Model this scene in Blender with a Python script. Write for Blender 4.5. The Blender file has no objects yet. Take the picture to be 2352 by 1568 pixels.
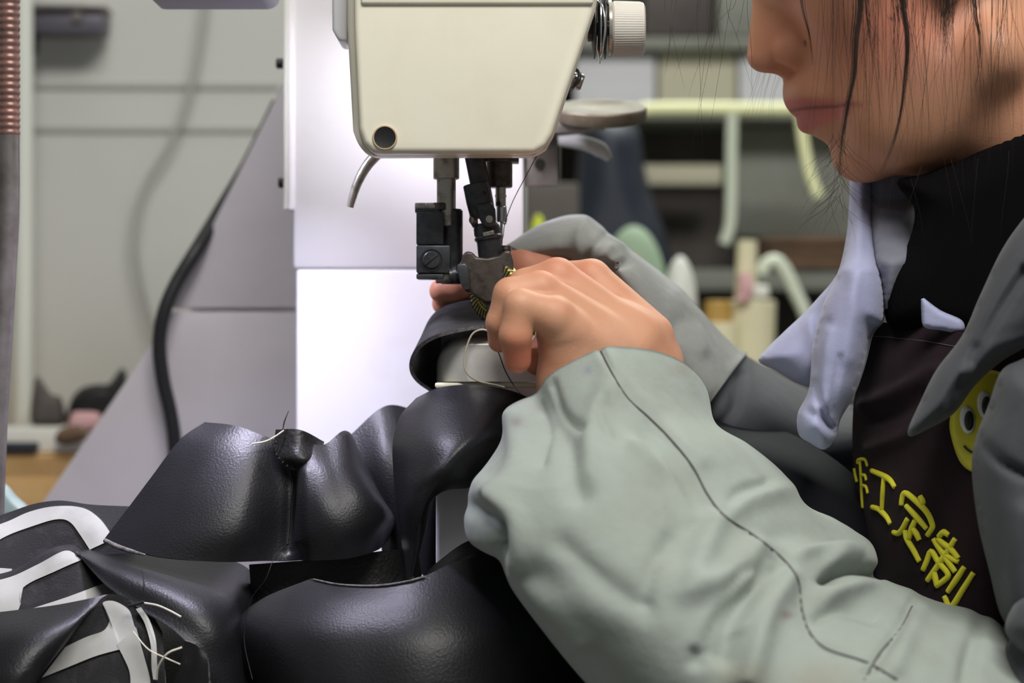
import bpy, bmesh, math, random
import numpy as np
from mathutils import Vector, Matrix
from mathutils.bvhtree import BVHTree
from mathutils.geometry import delaunay_2d_cdt

C = bpy.context
SC = C.scene
R = random.Random(7)

# ------------------------------------------------------------------ camera, world, lights, exposure
CAMY, CAMZ, KMM = -1.2, 1.05, 560.0 / 2352.0
cam = bpy.data.cameras.new('camera'); camo = bpy.data.objects.new('camera', cam)
SC.collection.objects.link(camo); SC.camera = camo
camo.location = (0, CAMY, CAMZ); camo.rotation_euler = (math.pi / 2, 0, 0)
cam.sensor_width = 36.0; cam.lens = 36.0 * 1200.0 / 560.0
cam.clip_start = 0.05; cam.clip_end = 50
cam.dof.use_dof = True; cam.dof.focus_distance = 1.165; cam.dof.aperture_fstop = 5.2

SC.view_settings.view_transform = 'Standard'; SC.view_settings.look = 'None'
SC.view_settings.exposure = 0.0; SC.view_settings.gamma = 1.0
SC.view_settings.use_curve_mapping = False
SC.cycles.use_denoising = True
SC.cycles.max_bounces = 8

world = bpy.data.worlds.new('world'); SC.world = world; world.use_nodes = True
bg = world.node_tree.nodes['Background']
bg.inputs[0].default_value = (0.80, 0.86, 0.84, 1); bg.inputs[1].default_value = 0.19

def area(name, loc, target, size, energy, color, size_y=None, spread=None):
    l = bpy.data.lights.new(name, 'AREA'); l.energy = energy; l.color = color; l.size = size
    if size_y: l.shape = 'RECTANGLE'; l.size_y = size_y
    if spread: l.spread = spread
    o = bpy.data.objects.new(name, l); SC.collection.objects.link(o)
    o.location = loc
    o.rotation_euler = (Vector(target) - Vector(loc)).to_track_quat('-Z', 'Y').to_euler()
    return o
area('ceiling_light_front', (0.30, -1.15, 2.5), (0.05, 0.0, 1.0), 1.3, 38, (1.0, 0.975, 0.93), 0.5)
area('ceiling_light_middle', (0.25, 0.35, 2.5), (0.25, 0.25, 1.0), 1.2, 4, (0.93, 1.0, 0.95), 0.4)
area('ceiling_light_back', (0.5, 1.5, 2.45), (0.5, 1.7, 1.0), 1.3, 40, (0.95, 1.0, 0.92), 0.4)

# ------------------------------------------------------------------ helpers
def W(px, py, d=0.0):
    """photo pixel + depth (mm behind the needle plane) -> world point (m)"""
    s = (1200.0 + d) / 1200.0 * KMM / 1000.0
    return Vector(((px - 1176.0) * s, d / 1000.0, CAMZ - (py - 784.0) * s))
def Wn(a):
    a = np.asarray(a, float)
    s = (1200.0 + a[..., 2]) / 1200.0 * KMM / 1000.0
    return np.stack([(a[..., 0] - 1176.0) * s, a[..., 2] / 1000.0, CAMZ - (a[..., 1] - 784.0) * s], -1)
def toPx(v):
    v = np.asarray(v, float)
    d = v[..., 1] * 1000.0
    s = (1200.0 + d) / 1200.0 * KMM / 1000.0
    return v[..., 0] / s + 1176.0, 784.0 - (v[..., 2] - CAMZ) / s, d
def mmpx(d=0.0):
    return (1200.0 + d) / 1200.0 * KMM

def cr(pts, n, closed=False):
    """Catmull-Rom resample of a list of k-vectors to n samples (chord-length spaced)"""
    p = np.asarray(pts, float)
    m = len(p)
    if m == 2 and not closed:
        t = np.linspace(0, 1, n)[:, None]
        return p[0] * (1 - t) + p[1] * t
    if closed:
        ext = np.vstack([p[-1], p, p[0], p[1]]); segs = m
    else:
        ext = np.vstack([2 * p[0] - p[1], p, 2 * p[-1] - p[-2]]); segs = m - 1
    u = np.linspace(0, segs, n, endpoint=not closed)
    i = np.minimum(u.astype(int), segs - 1); t = (u - i)[:, None]
    p0, p1, p2, p3 = ext[i], ext[i + 1], ext[i + 2], ext[i + 3]
    return 0.5 * ((2 * p1) + (-p0 + p2) * t + (2 * p0 - 5 * p1 + 4 * p2 - p3) * t * t + (-p0 + 3 * p1 - 3 * p2 + p3) * t ** 3)

def link(o, parent=None):
    SC.collection.objects.link(o)
    if parent is not None:
        o.parent = parent
        o.matrix_parent_inverse = Matrix.Translation(-Vector(parent.get('_loc', (0, 0, 0))))
    return o
def mesh(name, verts, faces, mats, parent=None, smooth=True, mi=None, attr=None, sharp=None):
    me = bpy.data.meshes.new(name)
    me.from_pydata([tuple(v) for v in verts], [], [tuple(int(i) for i in f) for f in faces])
    for m in (mats if isinstance(mats, (list, tuple)) else [mats]): me.materials.append(m)
    if mi is not None: me.polygons.foreach_set('material_index', list(mi))
    me.update()
    if smooth:
        me.shade_smooth()
        if sharp: me.set_sharp_from_angle(angle=math.radians(sharp))
    if attr is not None:
        ca = me.color_attributes.new('tint', 'FLOAT_COLOR', 'POINT')
        ca.data.foreach_set('color', np.asarray(attr, np.float32).ravel())
    return link(bpy.data.objects.new(name, me), parent)
def frombm(name, bm, mats, parent=None, smooth=True, sharp=35):
    me = bpy.data.meshes.new(name); bmesh.ops.recalc_face_normals(bm, faces=bm.faces); bm.to_mesh(me); bm.free()
    for m in (mats if isinstance(mats, (list, tuple)) else [mats]): me.materials.append(m)
    if smooth:
        me.shade_smooth(); me.set_sharp_from_angle(angle=math.radians(sharp))
    return link(bpy.data.objects.new(name, me), parent)
def tag(o, label, cat=None, group=None, kind=None):
    if label: o['label'] = label
    if cat: o['category'] = cat
    if group: o['group'] = group
    if kind: o['kind'] = kind
    return o
def thing(name, loc, label, cat, group=None):
    o = bpy.data.objects.new(name, None); SC.collection.objects.link(o)
    o.empty_display_size = 0.02
    o.location = loc; o['_loc'] = tuple(loc)
    return tag(o, label, cat, group)

def vnormals(V, F):
    n = np.zeros_like(V)
    F3 = np.asarray([f[:3] for f in F])
    fn = np.cross(V[F3[:, 1]] - V[F3[:, 0]], V[F3[:, 2]] - V[F3[:, 0]])
    L = max(len(f) for f in F)
    FF = np.asarray(F)
    for k in range(FF.shape[1]): np.add.at(n, FF[:, k], fn)
    return n / np.maximum(np.linalg.norm(n, axis=1, keepdims=True), 1e-12)

def segdist(px, py, line):
    best = np.full(px.shape, 1e9)
    for (x0, y0), (x1, y1) in zip(line[:-1], line[1:]):
        dx, dy = x1 - x0, y1 - y0
        t = np.clip(((px - x0) * dx + (py - y0) * dy) / (dx * dx + dy * dy + 1e-9), 0, 1)
        best = np.minimum(best, np.hypot(px - x0 - t * dx, py - y0 - t * dy))
    return best
def foldamt(px, py, folds):
    """(line, mm, px width): soft ridges (+) and grooves (-); ends taper"""
    out = np.zeros(px.shape)
    for line, amp, w in folds:
        l = cr(line, max(12, 6 * len(line)))
        out += amp * np.exp(-(segdist(px, py, [tuple(a[:2]) for a in l]) / w) ** 2)
    return out
def hashnoise(V, scale, seed=0):
    """cheap smooth 3-D noise: sum of sines in turned directions"""
    rr = np.random.RandomState(seed); o = np.zeros(len(V))
    for k in range(9):
        d = rr.normal(size=3); d /= np.linalg.norm(d)
        o += np.sin((V @ d) * scale * (0.6 + rr.rand()) + rr.rand() * 6.28)
    return o / 9.0

def patch(name, rows, mats, parent=None, nu=60, nv=40, thick=1.3, folds=(), noise=0, nscale=60, seed=0, flip=False):
    """a bent sheet of real thickness from rows of (px,py,depth) control points; mats = [face, back, cut edge]"""
    k = max(len(r) for r in rows)
    rr = [cr(r, nu) for r in rows]
    g = np.stack([cr([r[i] for r in rr], nv) for i in range(nu)], 1)      # nv x nu x 3
    V = Wn(g).reshape(-1, 3)
    idx = np.arange(nv * nu).reshape(nv, nu)
    F = np.stack([idx[:-1, :-1], idx[1:, :-1], idx[1:, 1:], idx[:-1, 1:]], -1).reshape(-1, 4)
    n = vnormals(V, F)
    cd = np.array([0, CAMY, CAMZ]) - V
    if (np.sum(n * cd) < 0) != flip:
        F = F[:, ::-1]; n = -n
    if len(folds):
        px, py, _ = toPx(V); V = V + n * (foldamt(px, py, folds) / 1000.0)[:, None]
    if noise: V = V + n * (hashnoise(V, nscale, seed) * noise / 1000.0)[:, None]
    n = vnormals(V, F)
    Vb = V - n * thick / 1000.0
    N = nv * nu
    b = [idx[0, :], idx[:, -1], idx[-1, ::-1], idx[::-1, 0]]
    loop = np.concatenate([x[:-1] for x in b])
    rim = np.stack([loop, np.roll(loop, -1), np.roll(loop, -1) + N, loop + N], -1)
    # turn the rim to face outwards
    c0 = V[loop].mean(0)
    f = rim[0]; fn = np.cross(V[f[1]] - V[f[0]], (Vb[f[0]] - V[f[0]]))
    if np.dot(fn, V[f[0]] - c0) < 0: rim = rim[:, ::-1]
    FF = np.concatenate([F, F[:, ::-1] + N, rim])
    mi = [0] * len(F) + [1] * len(F) + [2] * len(rim)
    ms = mats if isinstance(mats, (list, tuple)) else [mats, mats, mats]
    return mesh(name, np.concatenate([V, Vb]), FF, list(ms), parent, mi=mi, sharp=60)

def loft(name, rings, mats, parent=None, n=96, m=90, folds=(), noise=0, nscale=40, seed=0, mouth=True, sq=1.0, close=True, stains=None, dye=None):
    """a sleeve from rings (A, B, N): two side points and the side nearest the camera"""
    A, B, N = [cr([Wn(np.array(r[i], float)) for r in rings], m) for i in range(3)]
    Cn = (A + B) / 2; U = (A - B) / 2; Vv = N - Cn
    th = np.linspace(0, 2 * np.pi, n, endpoint=False)
    c, s = np.cos(th), np.sin(th)
    f = np.maximum(0, 1 - np.arange(m) / (m * 0.22))[:, None]
    e = 1 + (np.where(c > 0, sq[0], sq[1]) - 1)[None, :] * f if isinstance(sq, tuple) else np.full((m, n), sq)
    c = np.sign(c) * np.abs(c) ** e; s = np.sign(s) * np.abs(s) ** e
    P = Cn[:, None] + U[:, None] * c[:, :, None] + Vv[:, None] * s[:, :, None]
    rows = m
    V = P.reshape(-1, 3)
    idx = np.arange(m * n).reshape(m, n)
    F = np.stack([idx[:-1], idx[1:], np.roll(idx, -1, 1)[1:], np.roll(idx, -1, 1)[:-1]], -1).reshape(-1, 4)
    nn = vnormals(V, F)
    cen = np.repeat(Cn, n, 0)
    if np.sum(nn * (V - cen)) < 0: F = F[:, ::-1]; nn = -nn
    if len(folds):
        px, py, _ = toPx(V)
        cd = np.array([0, CAMY, CAMZ]) - V; cd /= np.linalg.norm(cd, axis=1, keepdims=True)
        wgt = np.clip(np.sum(nn * cd, 1) * 2.0 + 0.3, 0, 1)
        V = V + nn * (foldamt(px, py, folds) * wgt / 1000.0)[:, None]
    if noise: V = V + nn * (hashnoise(V, nscale, seed) * noise / 1000.0)[:, None]
    FF = [tuple(f) for f in F]
    Vl = [V]
    if mouth:                              # turned-in hem: a second wall inside
        base = len(V); k = 14
        for q in range(k):
            row = V[idx[q]]; cc = row.mean(0)
            Vl.append(cc + (row - cc) * (0.965 if q else 0.985))
        for q in range(k):
            a = idx[0] if q == 0 else base + (q - 1) * n + np.arange(n)
            b2 = base + q * n + np.arange(n)
            for j in range(n):
                FF.append((a[j], a[(j + 1) % n], b2[(j + 1) % n], b2[j])[::-1])
    if close:
        FF.append(tuple(idx[-1]) if True else ())
    Va = np.concatenate(Vl); at = None
    if dye is not None:
        at = np.tile(np.array(dye, float), (len(Va), 1)); px, py, _ = toPx(Va)
        for (x, y, rx, ry, c, a) in (stains or []): 
            w = (a * np.exp(-((px - x) / rx) ** 2 - ((py - y) / ry) ** 2))[:, None]; at = at * (1 - w) + np.array(c) * w
    me = mesh(name, Va, FF, mats, parent, attr=at)
    return me

def pillow(name, outline, d, h, mats, parent=None, w=60, hb=None, g=9, folds=(), noise=0, nscale=60, seed=0, smoothn=None, flat=0.0):
    """a padded closed shape: outline in px, base depth d (number or function), swelling h mm to the front"""
    n = smoothn or len(outline) * 10
    o = cr(outline, n, closed=True)[:, :2]
    x0, y0 = o.min(0); x1, y1 = o.max(0)
    gx, gy = np.meshgrid(np.arange(x0, x1, g), np.arange(y0, y1, g * 0.87))
    gx[1::2] += g / 2
    gx = gx.ravel(); gy = gy.ravel()
    inside = np.zeros(len(gx), bool)
    for i in range(n):
        xa, ya = o[i]; xb, yb = o[(i + 1) % n]
        c = ((ya > gy) != (yb > gy)) & (gx < (xb - xa) * (gy - ya) / (yb - ya + 1e-12) + xa)
        inside ^= c
    ol = [tuple(q) for q in o] + [tuple(o[0])]
    dist = segdist(gx, gy, ol)
    keep = inside & (dist > g * 0.55)
    pts = np.vstack([o, np.stack([gx[keep], gy[keep]], 1)])
    vs, es, fs, *_ = delaunay_2d_cdt([Vector(p) for p in pts], [(i, (i + 1) % n) for i in range(n)], [], 1, 1e-6)
    P = np.array([tuple(v) for v in vs]); px, py = P[:, 0], P[:, 1]
    dd = segdist(px, py, ol)
    dd[dd < 1e-3] = 0
    t = np.clip(dd / w, 0, 1); prof = np.sqrt(np.maximum(0, 1 - (1 - t) ** 2))
    base = np.array([d(a, b) for a, b in P]) if callable(d) else np.full(len(P), float(d))
    f = foldamt(px, py, folds) * np.clip(t * 3, 0, 1) if len(folds) else 0
    hbv = h * 0.5 if hb is None else hb
    front = base - (h * prof) - f
    back = base + hbv * prof + flat * (t > 0)
    Vf = Wn(np.stack([px, py, front], 1)); Vb = Wn(np.stack([px, py, back], 1))
    if noise:
        Vf[:, 1] -= hashnoise(Vf, nscale, seed) * noise / 1000.0 * np.clip(t * 3, 0, 1)
    edge = dd == 0
    m = len(P); mapb = np.where(edge, np.arange(m), np.arange(m) + m)
    F = []
    for q in fs:
        a, b, c = q
        s = (P[b][0] - P[a][0]) * (P[c][1] - P[a][1]) - (P[b][1] - P[a][1]) * (P[c][0] - P[a][0])
        if s > 0: a, b, c = a, c, b
        F.append((a, b, c)); F.append((mapb[c], mapb[b], mapb[a]))
    V = np.concatenate([Vf, Vb])
    used = np.unique(np.array(F)); rem = -np.ones(len(V), int); rem[used] = np.arange(len(used))
    return mesh(name, V[used], rem[np.array(F)][:, ::-1], mats, parent)

def tubeg(pts, rad, sides=10, n=None, flat=1.0, wpts=False, cap=True):
    """verts, faces of a swept tube; pts are (px,py,d) unless wpts"""
    p = np.asarray(pts, float)
    if not wpts: p = Wn(p)
    n = n or max(2, (len(p) - 1) * 8 + 1) if len(p) > 2 else (n or 2)
    q = cr(p, n)
    r = np.interp(np.linspace(0, 1, n), np.linspace(0, 1, len(np.atleast_1d(rad))), np.atleast_1d(rad)) / 1000.0
    t = np.gradient(q, axis=0); t /= np.maximum(np.linalg.norm(t, axis=1, keepdims=True), 1e-9)
    u = np.cross(t[0], [0, 1, 0])
    if np.linalg.norm(u) < 1e-3: u = np.cross(t[0], [1, 0, 0])
    V = []; th = np.linspace(0, 2 * np.pi, sides, endpoint=False)
    for i in range(n):
        u = u - t[i] * np.dot(u, t[i]); u /= np.linalg.norm(u); v = np.cross(t[i], u)
        for a in th: V.append(q[i] + r[i] * (u * math.cos(a) + v * math.sin(a) * flat))
    F = []
    for i in range(n - 1):
        for j in range(sides):
            F.append((i * sides + j, i * sides + (j + 1) % sides, (i + 1) * sides + (j + 1) % sides, (i + 1) * sides + j))
    caps = [tuple(range(sides))[::-1], tuple(range((n - 1) * sides, n * sides))] if cap else []
    return np.array(V), F, caps
def tube(name, pts, rad, mats, parent=None, **k):
    V, F, caps = tubeg(pts, rad, **k)
    return mesh(name, V, list(F) + caps, mats, parent, sharp=50)
def tubes(name, specs, mats, parent=None, sides=5, wpts=False, n=None):
    """many strands in one mesh"""
    Vs, Fs, o = [], [], 0
    for pts, rad in specs:
        V, F, caps = tubeg(pts, rad, sides=sides, wpts=wpts, n=n)
        Vs.append(V); Fs += [tuple(i + o for i in f) for f in list(F) + caps]; o += len(V)
    return mesh(name, np.concatenate(Vs), Fs, mats, parent)

def lathe(name, origin, axis, prof, mats, parent=None, n=40, sharp=35, ripple=None):
    """prof: (along mm, radius mm); origin is a world point"""
    ax = Vector(axis).normalized(); u = ax.orthogonal().normalized(); v = ax.cross(u)
    V, F = [], []
    for i, (a, r) in enumerate(prof):
        for j in range(n):
            th = 2 * math.pi * j / n
            rr = r * (1 + (ripple[0] * (1 if j % 2 else -1) if ripple and ripple[1] <= i <= ripple[2] else 0))
            V.append(Vector(origin) + ax * a / 1000 + (u * math.cos(th) + v * math.sin(th)) * rr / 1000)
    for i in range(len(prof) - 1):
        for j in range(n): F.append((i * n + j, i * n + (j + 1) % n, (i + 1) * n + (j + 1) % n, (i + 1) * n + j))
    F.append(tuple(range(n))[::-1]); F.append(tuple(range((len(prof) - 1) * n, len(prof) * n)))
    return mesh(name, V, F, mats, parent, sharp=sharp)

def prism(name, outline, d0, d1, mats, parent=None, bev=1.0, seg=3, ref=None, sharp=40, smoothn=0):
    """outline drawn in px on the plane at depth ref (default d0), then swept straight back in depth"""
    ref = d0 if ref is None else ref
    o = [tuple(p) for p in (cr(outline, smoothn, True)[:, :2] if smoothn else outline)]
    bm = bmesh.new()
    a = []
    for p in o:
        w = W(p[0], p[1], ref); a.append(bm.verts.new((w.x, d0 / 1000, w.z)))
    f = bm.faces.new(a)
    r = bmesh.ops.extrude_face_region(bm, geom=[f])
    for v in [e for e in r['geom'] if isinstance(e, bmesh.types.BMVert)]: v.co.y = d1 / 1000
    bmesh.ops.recalc_face_normals(bm, faces=bm.faces)
    if bev:
        ed = [e for e in bm.edges if abs(e.verts[0].co.y - e.verts[1].co.y) < 1e-7]
        sides = [e for e in bm.edges if e not in ed and len(e.link_faces) == 2 and e.calc_face_angle(0) > 0.5]
        bmesh.ops.bevel(bm, geom=ed + sides, offset=bev / 1000, segments=seg, profile=0.5, affect='EDGES', clamp_overlap=True)
    return frombm(name, bm, mats, parent, sharp=sharp)

def boxm(name, c, size, mats, parent=None, bev=1.0, rot=None, seg=2):
    """c world centre, size metres"""
    bm = bmesh.new(); bmesh.ops.create_cube(bm, size=1.0)
    for v in bm.verts: v.co = Vector((v.co.x * size[0], v.co.y * size[1], v.co.z * size[2]))
    if bev: bmesh.ops.bevel(bm, geom=list(bm.edges), offset=bev / 1000, segments=seg, profile=0.5, affect='EDGES', clamp_overlap=True)
    if rot is not None: bmesh.ops.rotate(bm, verts=bm.verts, matrix=rot)
    bmesh.ops.translate(bm, verts=bm.verts, vec=Vector(c))
    return frombm(name, bm, mats, parent)
def boxp(name, x0, y0, x1, y1, d0, d1, mats, parent=None, bev=1.0, ref=None):
    return prism(name, [(x0, y0), (x1, y0), (x1, y1), (x0, y1)], d0, d1, mats, parent, bev, 2, ref)

def raydepth(objs):
    """function (px,py) -> depth of the first surface of objs seen there"""
    Vs, Fs, o = [], [], 0
    for ob in objs:
        me = ob.data
        Vs += [v.co.copy() for v in me.vertices]; Fs += [tuple(i + o for i in p.vertices) for p in me.polygons]; o += len(me.vertices)
    t = BVHTree.FromPolygons(Vs, Fs); cp = Vector((0, CAMY, CAMZ))
    def f(px, py, default=0.0):
        h = t.ray_cast(cp, (W(px, py, 0) - cp).normalized())
        return h[0].y * 1000 if h[0] is not None else default
    return f

# ---- implicit surfaces (smooth unions of rounded cones / ellipsoids), meshed with surface nets
class Blob:
    def __init__(s, lo, hi, h):
        s.lo = np.array(lo, float); s.h = h
        s.n = np.ceil((np.array(hi) - s.lo) / h).astype(int) + 1
        s.v = np.full(s.n, 0.03, np.float32)
    def _sl(s, lo, hi):
        a = np.clip(np.floor((lo - s.lo) / s.h).astype(int), 0, s.n); b = np.clip(np.ceil((hi - s.lo) / s.h).astype(int) + 1, 0, s.n)
        sl = tuple(slice(i, j) for i, j in zip(a, b))
        ax = [s.lo[k] + np.arange(a[k], b[k]) * s.h for k in range(3)]
        return sl, np.meshgrid(*ax, indexing='ij', sparse=True)
    def _mix(s, sl, q, k, sub):
        a = s.v[sl]
        if a.size == 0: return
        if sub:
            hh = np.clip(0.5 - 0.5 * (a + q) / k, 0, 1); s.v[sl] = a * (1 - hh) - q * hh + k * hh * (1 - hh)
        else:
            hh = np.clip(0.5 + 0.5 * (a - q) / k, 0, 1); s.v[sl] = a * (1 - hh) + q * hh - k * hh * (1 - hh)
    def cone(s, a, b, ra, rb, k=4, sub=False):
        a, b = np.array(a, float), np.array(b, float); ra /= 1000; rb /= 1000; k /= 1000
        m = max(ra, rb) + k + 3 * s.h + 0.012
        sl, (X, Y, Z) = s._sl(np.minimum(a, b) - m, np.maximum(a, b) + m)
        ba = b - a; L2 = max(float(ba @ ba), 1e-12)
        t = np.clip(((X - a[0]) * ba[0] + (Y - a[1]) * ba[1] + (Z - a[2]) * ba[2]) / L2, 0, 1)
        q = np.sqrt((X - a[0] - t * ba[0]) ** 2 + (Y - a[1] - t * ba[1]) ** 2 + (Z - a[2] - t * ba[2]) ** 2) - (ra + (rb - ra) * t)
        s._mix(sl, q, k, sub)
    def ell(s, c, r, k=4, sub=False, rot=0.0):
        c = np.array(c, float); r = np.array(r, float) / 1000; k /= 1000
        m = r.max() + k + 3 * s.h + 0.012
        sl, (X, Y, Z) = s._sl(c - m, c + m)
        x, y, z = X - c[0], Y - c[1], Z - c[2]
        if rot:
            co, si = math.cos(rot), math.sin(rot); x, z = x * co + z * si, -x * si + z * co
        k0 = np.sqrt((x / r[0]) ** 2 + (y / r[1]) ** 2 + (z / r[2]) ** 2)
        k1 = np.sqrt((x / r[0] ** 2) ** 2 + (y / r[1] ** 2) ** 2 + (z / r[2] ** 2) ** 2)
        q = k0 * (k0 - 1) / np.maximum(k1, 1e-9)
        s._mix(sl, q, k, sub)
    def mesh(s):
        v = s.v; sg = v < 0
        n = s.n; cn = n - 1
        cnt = np.zeros(cn, np.int8)
        for dx in (0, 1):
            for dy in (0, 1):
                for dz in (0, 1): cnt += sg[dx:dx + cn[0], dy:dy + cn[1], dz:dz + cn[2]]
        act = np.argwhere((cnt > 0) & (cnt < 8))
        idx = -np.ones(cn, int); idx[tuple(act.T)] = np.arange(len(act))
        acc = np.zeros((len(act), 3)); num = np.zeros(len(act))
        cs = [(i, j, k) for i in (0, 1) for j in (0, 1) for k in (0, 1)]
        for c in cs:
            for axn in range(3):
                if c[axn]: continue
                e = list(c); e[axn] = 1
                va = v[tuple((act + c).T)]; vb = v[tuple((act + e).T)]
                cr_ = (va < 0) != (vb < 0)
                t = np.where(cr_, va / np.where(cr_, va - vb, 1), 0)
                p = np.array(c)[None, :] + np.zeros((len(act), 3)); p[:, axn] += t
                acc[cr_] += p[cr_]; num[cr_] += 1
        V = s.lo + (act + acc / num[:, None]) * s.h
        F = []
        for axn in range(3):
            a1, a2 = [(1, 2), (2, 0), (0, 1)][axn]
            sl0 = [slice(None)] * 3; sl1 = [slice(None)] * 3
            sl0[axn] = slice(0, -1); sl1[axn] = slice(1, None)
            ch = sg[tuple(sl0)] != sg[tuple(sl1)]
            e = np.argwhere(ch)
            e = e[(e[:, a1] > 0) & (e[:, a2] > 0) & (e[:, a1] < n[a1] - 1) & (e[:, a2] < n[a2] - 1)]
            u1 = np.zeros(3, int); u1[a1] = 1; u2 = np.zeros(3, int); u2[a2] = 1
            q = np.stack([idx[tuple((e - u1 - u2).T)], idx[tuple((e - u2).T)], idx[tuple(e.T)], idx[tuple((e - u1).T)]], 1)
            ins = sg[tuple(e.T)]
            q[~ins] = q[~ins][:, ::-1]
            F.append(q)
        F = np.concatenate(F); F = F[(F >= 0).all(1)]
        return V, F

# ------------------------------------------------------------------ materials
def rgb(r, g, b):
    f = lambda c: (c / 255.0 / 12.92) if c / 255.0 <= 0.04045 else ((c / 255.0 + 0.055) / 1.055) ** 2.4
    return (f(r), f(g), f(b), 1)
def mat(name, col, rough=0.5, metal=0.0, var=None, bump=None, bump2=None, weave=None, attr=False, **kw):
    m = bpy.data.materials.new(name); m.use_nodes = True
    nt = m.node_tree; N = nt.nodes; L = nt.links; b = N['Principled BSDF']
    b.inputs['Base Color'].default_value = col; b.inputs['Roughness'].default_value = rough; b.inputs['Metallic'].default_value = metal
    for k, v in kw.items(): b.inputs[k.replace('_', ' ')].default_value = v
    tc = N.new('ShaderNodeTexCoord')
    cs = None
    if attr:
        a = N.new('ShaderNodeAttribute'); a.attribute_name = 'tint'; cs = a.outputs['Color']
    if var:                                # (scale, second colour, lo, hi)
        n = N.new('ShaderNodeTexNoise'); n.inputs['Scale'].default_value = var[0]; n.inputs['Detail'].default_value = 6
        n.inputs['Roughness'].default_value = 0.6
        L.new(tc.outputs['Object'], n.inputs['Vector'])
        mr = N.new('ShaderNodeMapRange'); mr.inputs[1].default_value = var[2]; mr.inputs[2].default_value = var[3]
        L.new(n.outputs['Fac'], mr.inputs[0])
        mx = N.new('ShaderNodeMix'); mx.data_type = 'RGBA'; L.new(mr.outputs[0], mx.inputs[0])
        mx.inputs[6].default_value = col; mx.inputs[7].default_value = var[1]
        if cs: L.new(cs, mx.inputs[6]); 
        if cs:
            mx.blend_type = 'MULTIPLY'
        cs = mx.outputs[2]
    if cs: L.new(cs, b.inputs['Base Color'])
    prev = None
    for bp in (bump, bump2):
        if not bp: continue
        kind, scale, st, dist = bp
        if kind == 'v':
            t = N.new('ShaderNodeTexVoronoi'); t.feature = 'SMOOTH_F1'; o = t.outputs['Distance']
        elif kind == 'w':
            t = N.new('ShaderNodeTexWave'); t.inputs['Distortion'].default_value = 1.5; o = t.outputs['Fac']
        else:
            t = N.new('ShaderNodeTexNoise'); t.inputs['Detail'].default_value = 4; o = t.outputs['Fac']
        t.inputs['Scale'].default_value = scale; L.new(tc.outputs['Object'], t.inputs['Vector'])
        bn = N.new('ShaderNodeBump'); bn.inputs['Strength'].default_value = st; bn.inputs['Distance'].default_value = dist
        L.new(o, bn.inputs['Height'])
        if prev: L.new(prev, bn.inputs['Normal'])
        prev = bn.outputs['Normal']
    if prev: L.new(prev, b.inputs['Normal'])
    return m

M = {}
M['cream'] = mat('cream_enamel', rgb(243, 238, 219), 0.36, var=(30, rgb(238, 232, 211), 0.45, 0.75), bump=('n', 900, 0.05, 0.0005))
M['white'] = mat('white_enamel', rgb(242, 240, 244), 0.4, var=(14, rgb(233, 229, 228), 0.55, 0.8), bump=('n', 700, 0.06, 0.0005))
M['lav'] = mat('grey_panel_paint', rgb(220, 213, 222), 0.5, var=(9, rgb(206, 198, 206), 0.5, 0.8), bump=('n', 500, 0.05, 0.0005))
M['gasket'] = mat('gasket', rgb(196, 172, 140), 0.8)
M['dark'] = mat('dark_void', rgb(20, 17, 20), 0.5)
M['black'] = mat('black_plastic', rgb(32, 32, 36), 0.45)
M['bluing'] = mat('blackened_steel', rgb(74, 76, 80), 0.36, 0.4, var=(160, rgb(50, 50, 54), 0.4, 0.7), bump=('n', 900, 0.1, 0.0003))
M['brownst'] = mat('oiled_dark_steel', rgb(88, 80, 75), 0.42, 0.5, var=(220, rgb(50, 45, 42), 0.4, 0.75), bump=('n', 700, 0.12, 0.0003))
M['steel'] = mat('worn_steel', rgb(182, 177, 168), 0.32, 0.65, var=(150, rgb(96, 86, 78), 0.5, 0.78), bump=('n', 500, 0.1, 0.0003))
M['chrome'] = mat('chrome', rgb(206, 206, 210), 0.2, 0.8)
M['cover'] = mat('polished_cover_steel', rgb(228, 225, 222), 0.3, 0.2, var=(60, rgb(206, 202, 198), 0.4, 0.8), bump=('n', 1400, 0.06, 0.0002))
M['brass'] = mat('brass', rgb(206, 184, 104), 0.35, 0.6, var=(300, rgb(160, 138, 70), 0.4, 0.7))
M['knob'] = mat('knob_plastic', rgb(204, 199, 190), 0.5)
M['disc'] = mat('brushed_disc', rgb(112, 102, 86), 0.5, 0.3, var=(80, rgb(84, 76, 64), 0.4, 0.7))
M['leather'] = mat('black_leather', rgb(23, 23, 26), 0.43, var=(40, rgb(29, 28, 32), 0.4, 0.7), bump=('v', 950, 0.27, 0.0005), bump2=('n', 700, 0.12, 0.0005), Specular_IOR_Level=0.35)
M['leather2'] = mat('pebbled_leather', rgb(27, 26, 26), 0.45, bump=('v', 560, 0.35, 0.0008), Specular_IOR_Level=0.35)
M['suede'] = mat('leather_flesh_side', rgb(30, 29, 32), 0.85, var=(120, rgb(58, 56, 60), 0.5, 0.8), bump=('n', 900, 0.4, 0.001))
M['cutedge'] = mat('leather_cut_edge', rgb(120, 116, 116), 0.7, var=(400, rgb(52, 50, 52), 0.4, 0.7))
M['canvas'] = mat('white_canvas_tape', rgb(190, 190, 188), 0.9, var=(30, rgb(160, 160, 156), 0.45, 0.75), bump=('w', 900, 0.35, 0.0005))
M['thread'] = mat('white_thread', rgb(226, 220, 204), 0.7)
M['bthread'] = mat('black_thread', rgb(22, 20, 20), 0.7)
M['nylon'] = mat('pale_cord', rgb(196, 188, 172), 0.4)
M['skin'] = mat('skin', rgb(214, 160, 130), 0.56, attr=True, var=(45, (0.93, 0.86, 0.84, 1), 0.45, 0.8), bump=('n', 700, 0.12, 0.0006), bump2=('v', 900, 0.1, 0.0005),
                Subsurface_Weight=0.12, Subsurface_Scale=0.006)
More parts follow.
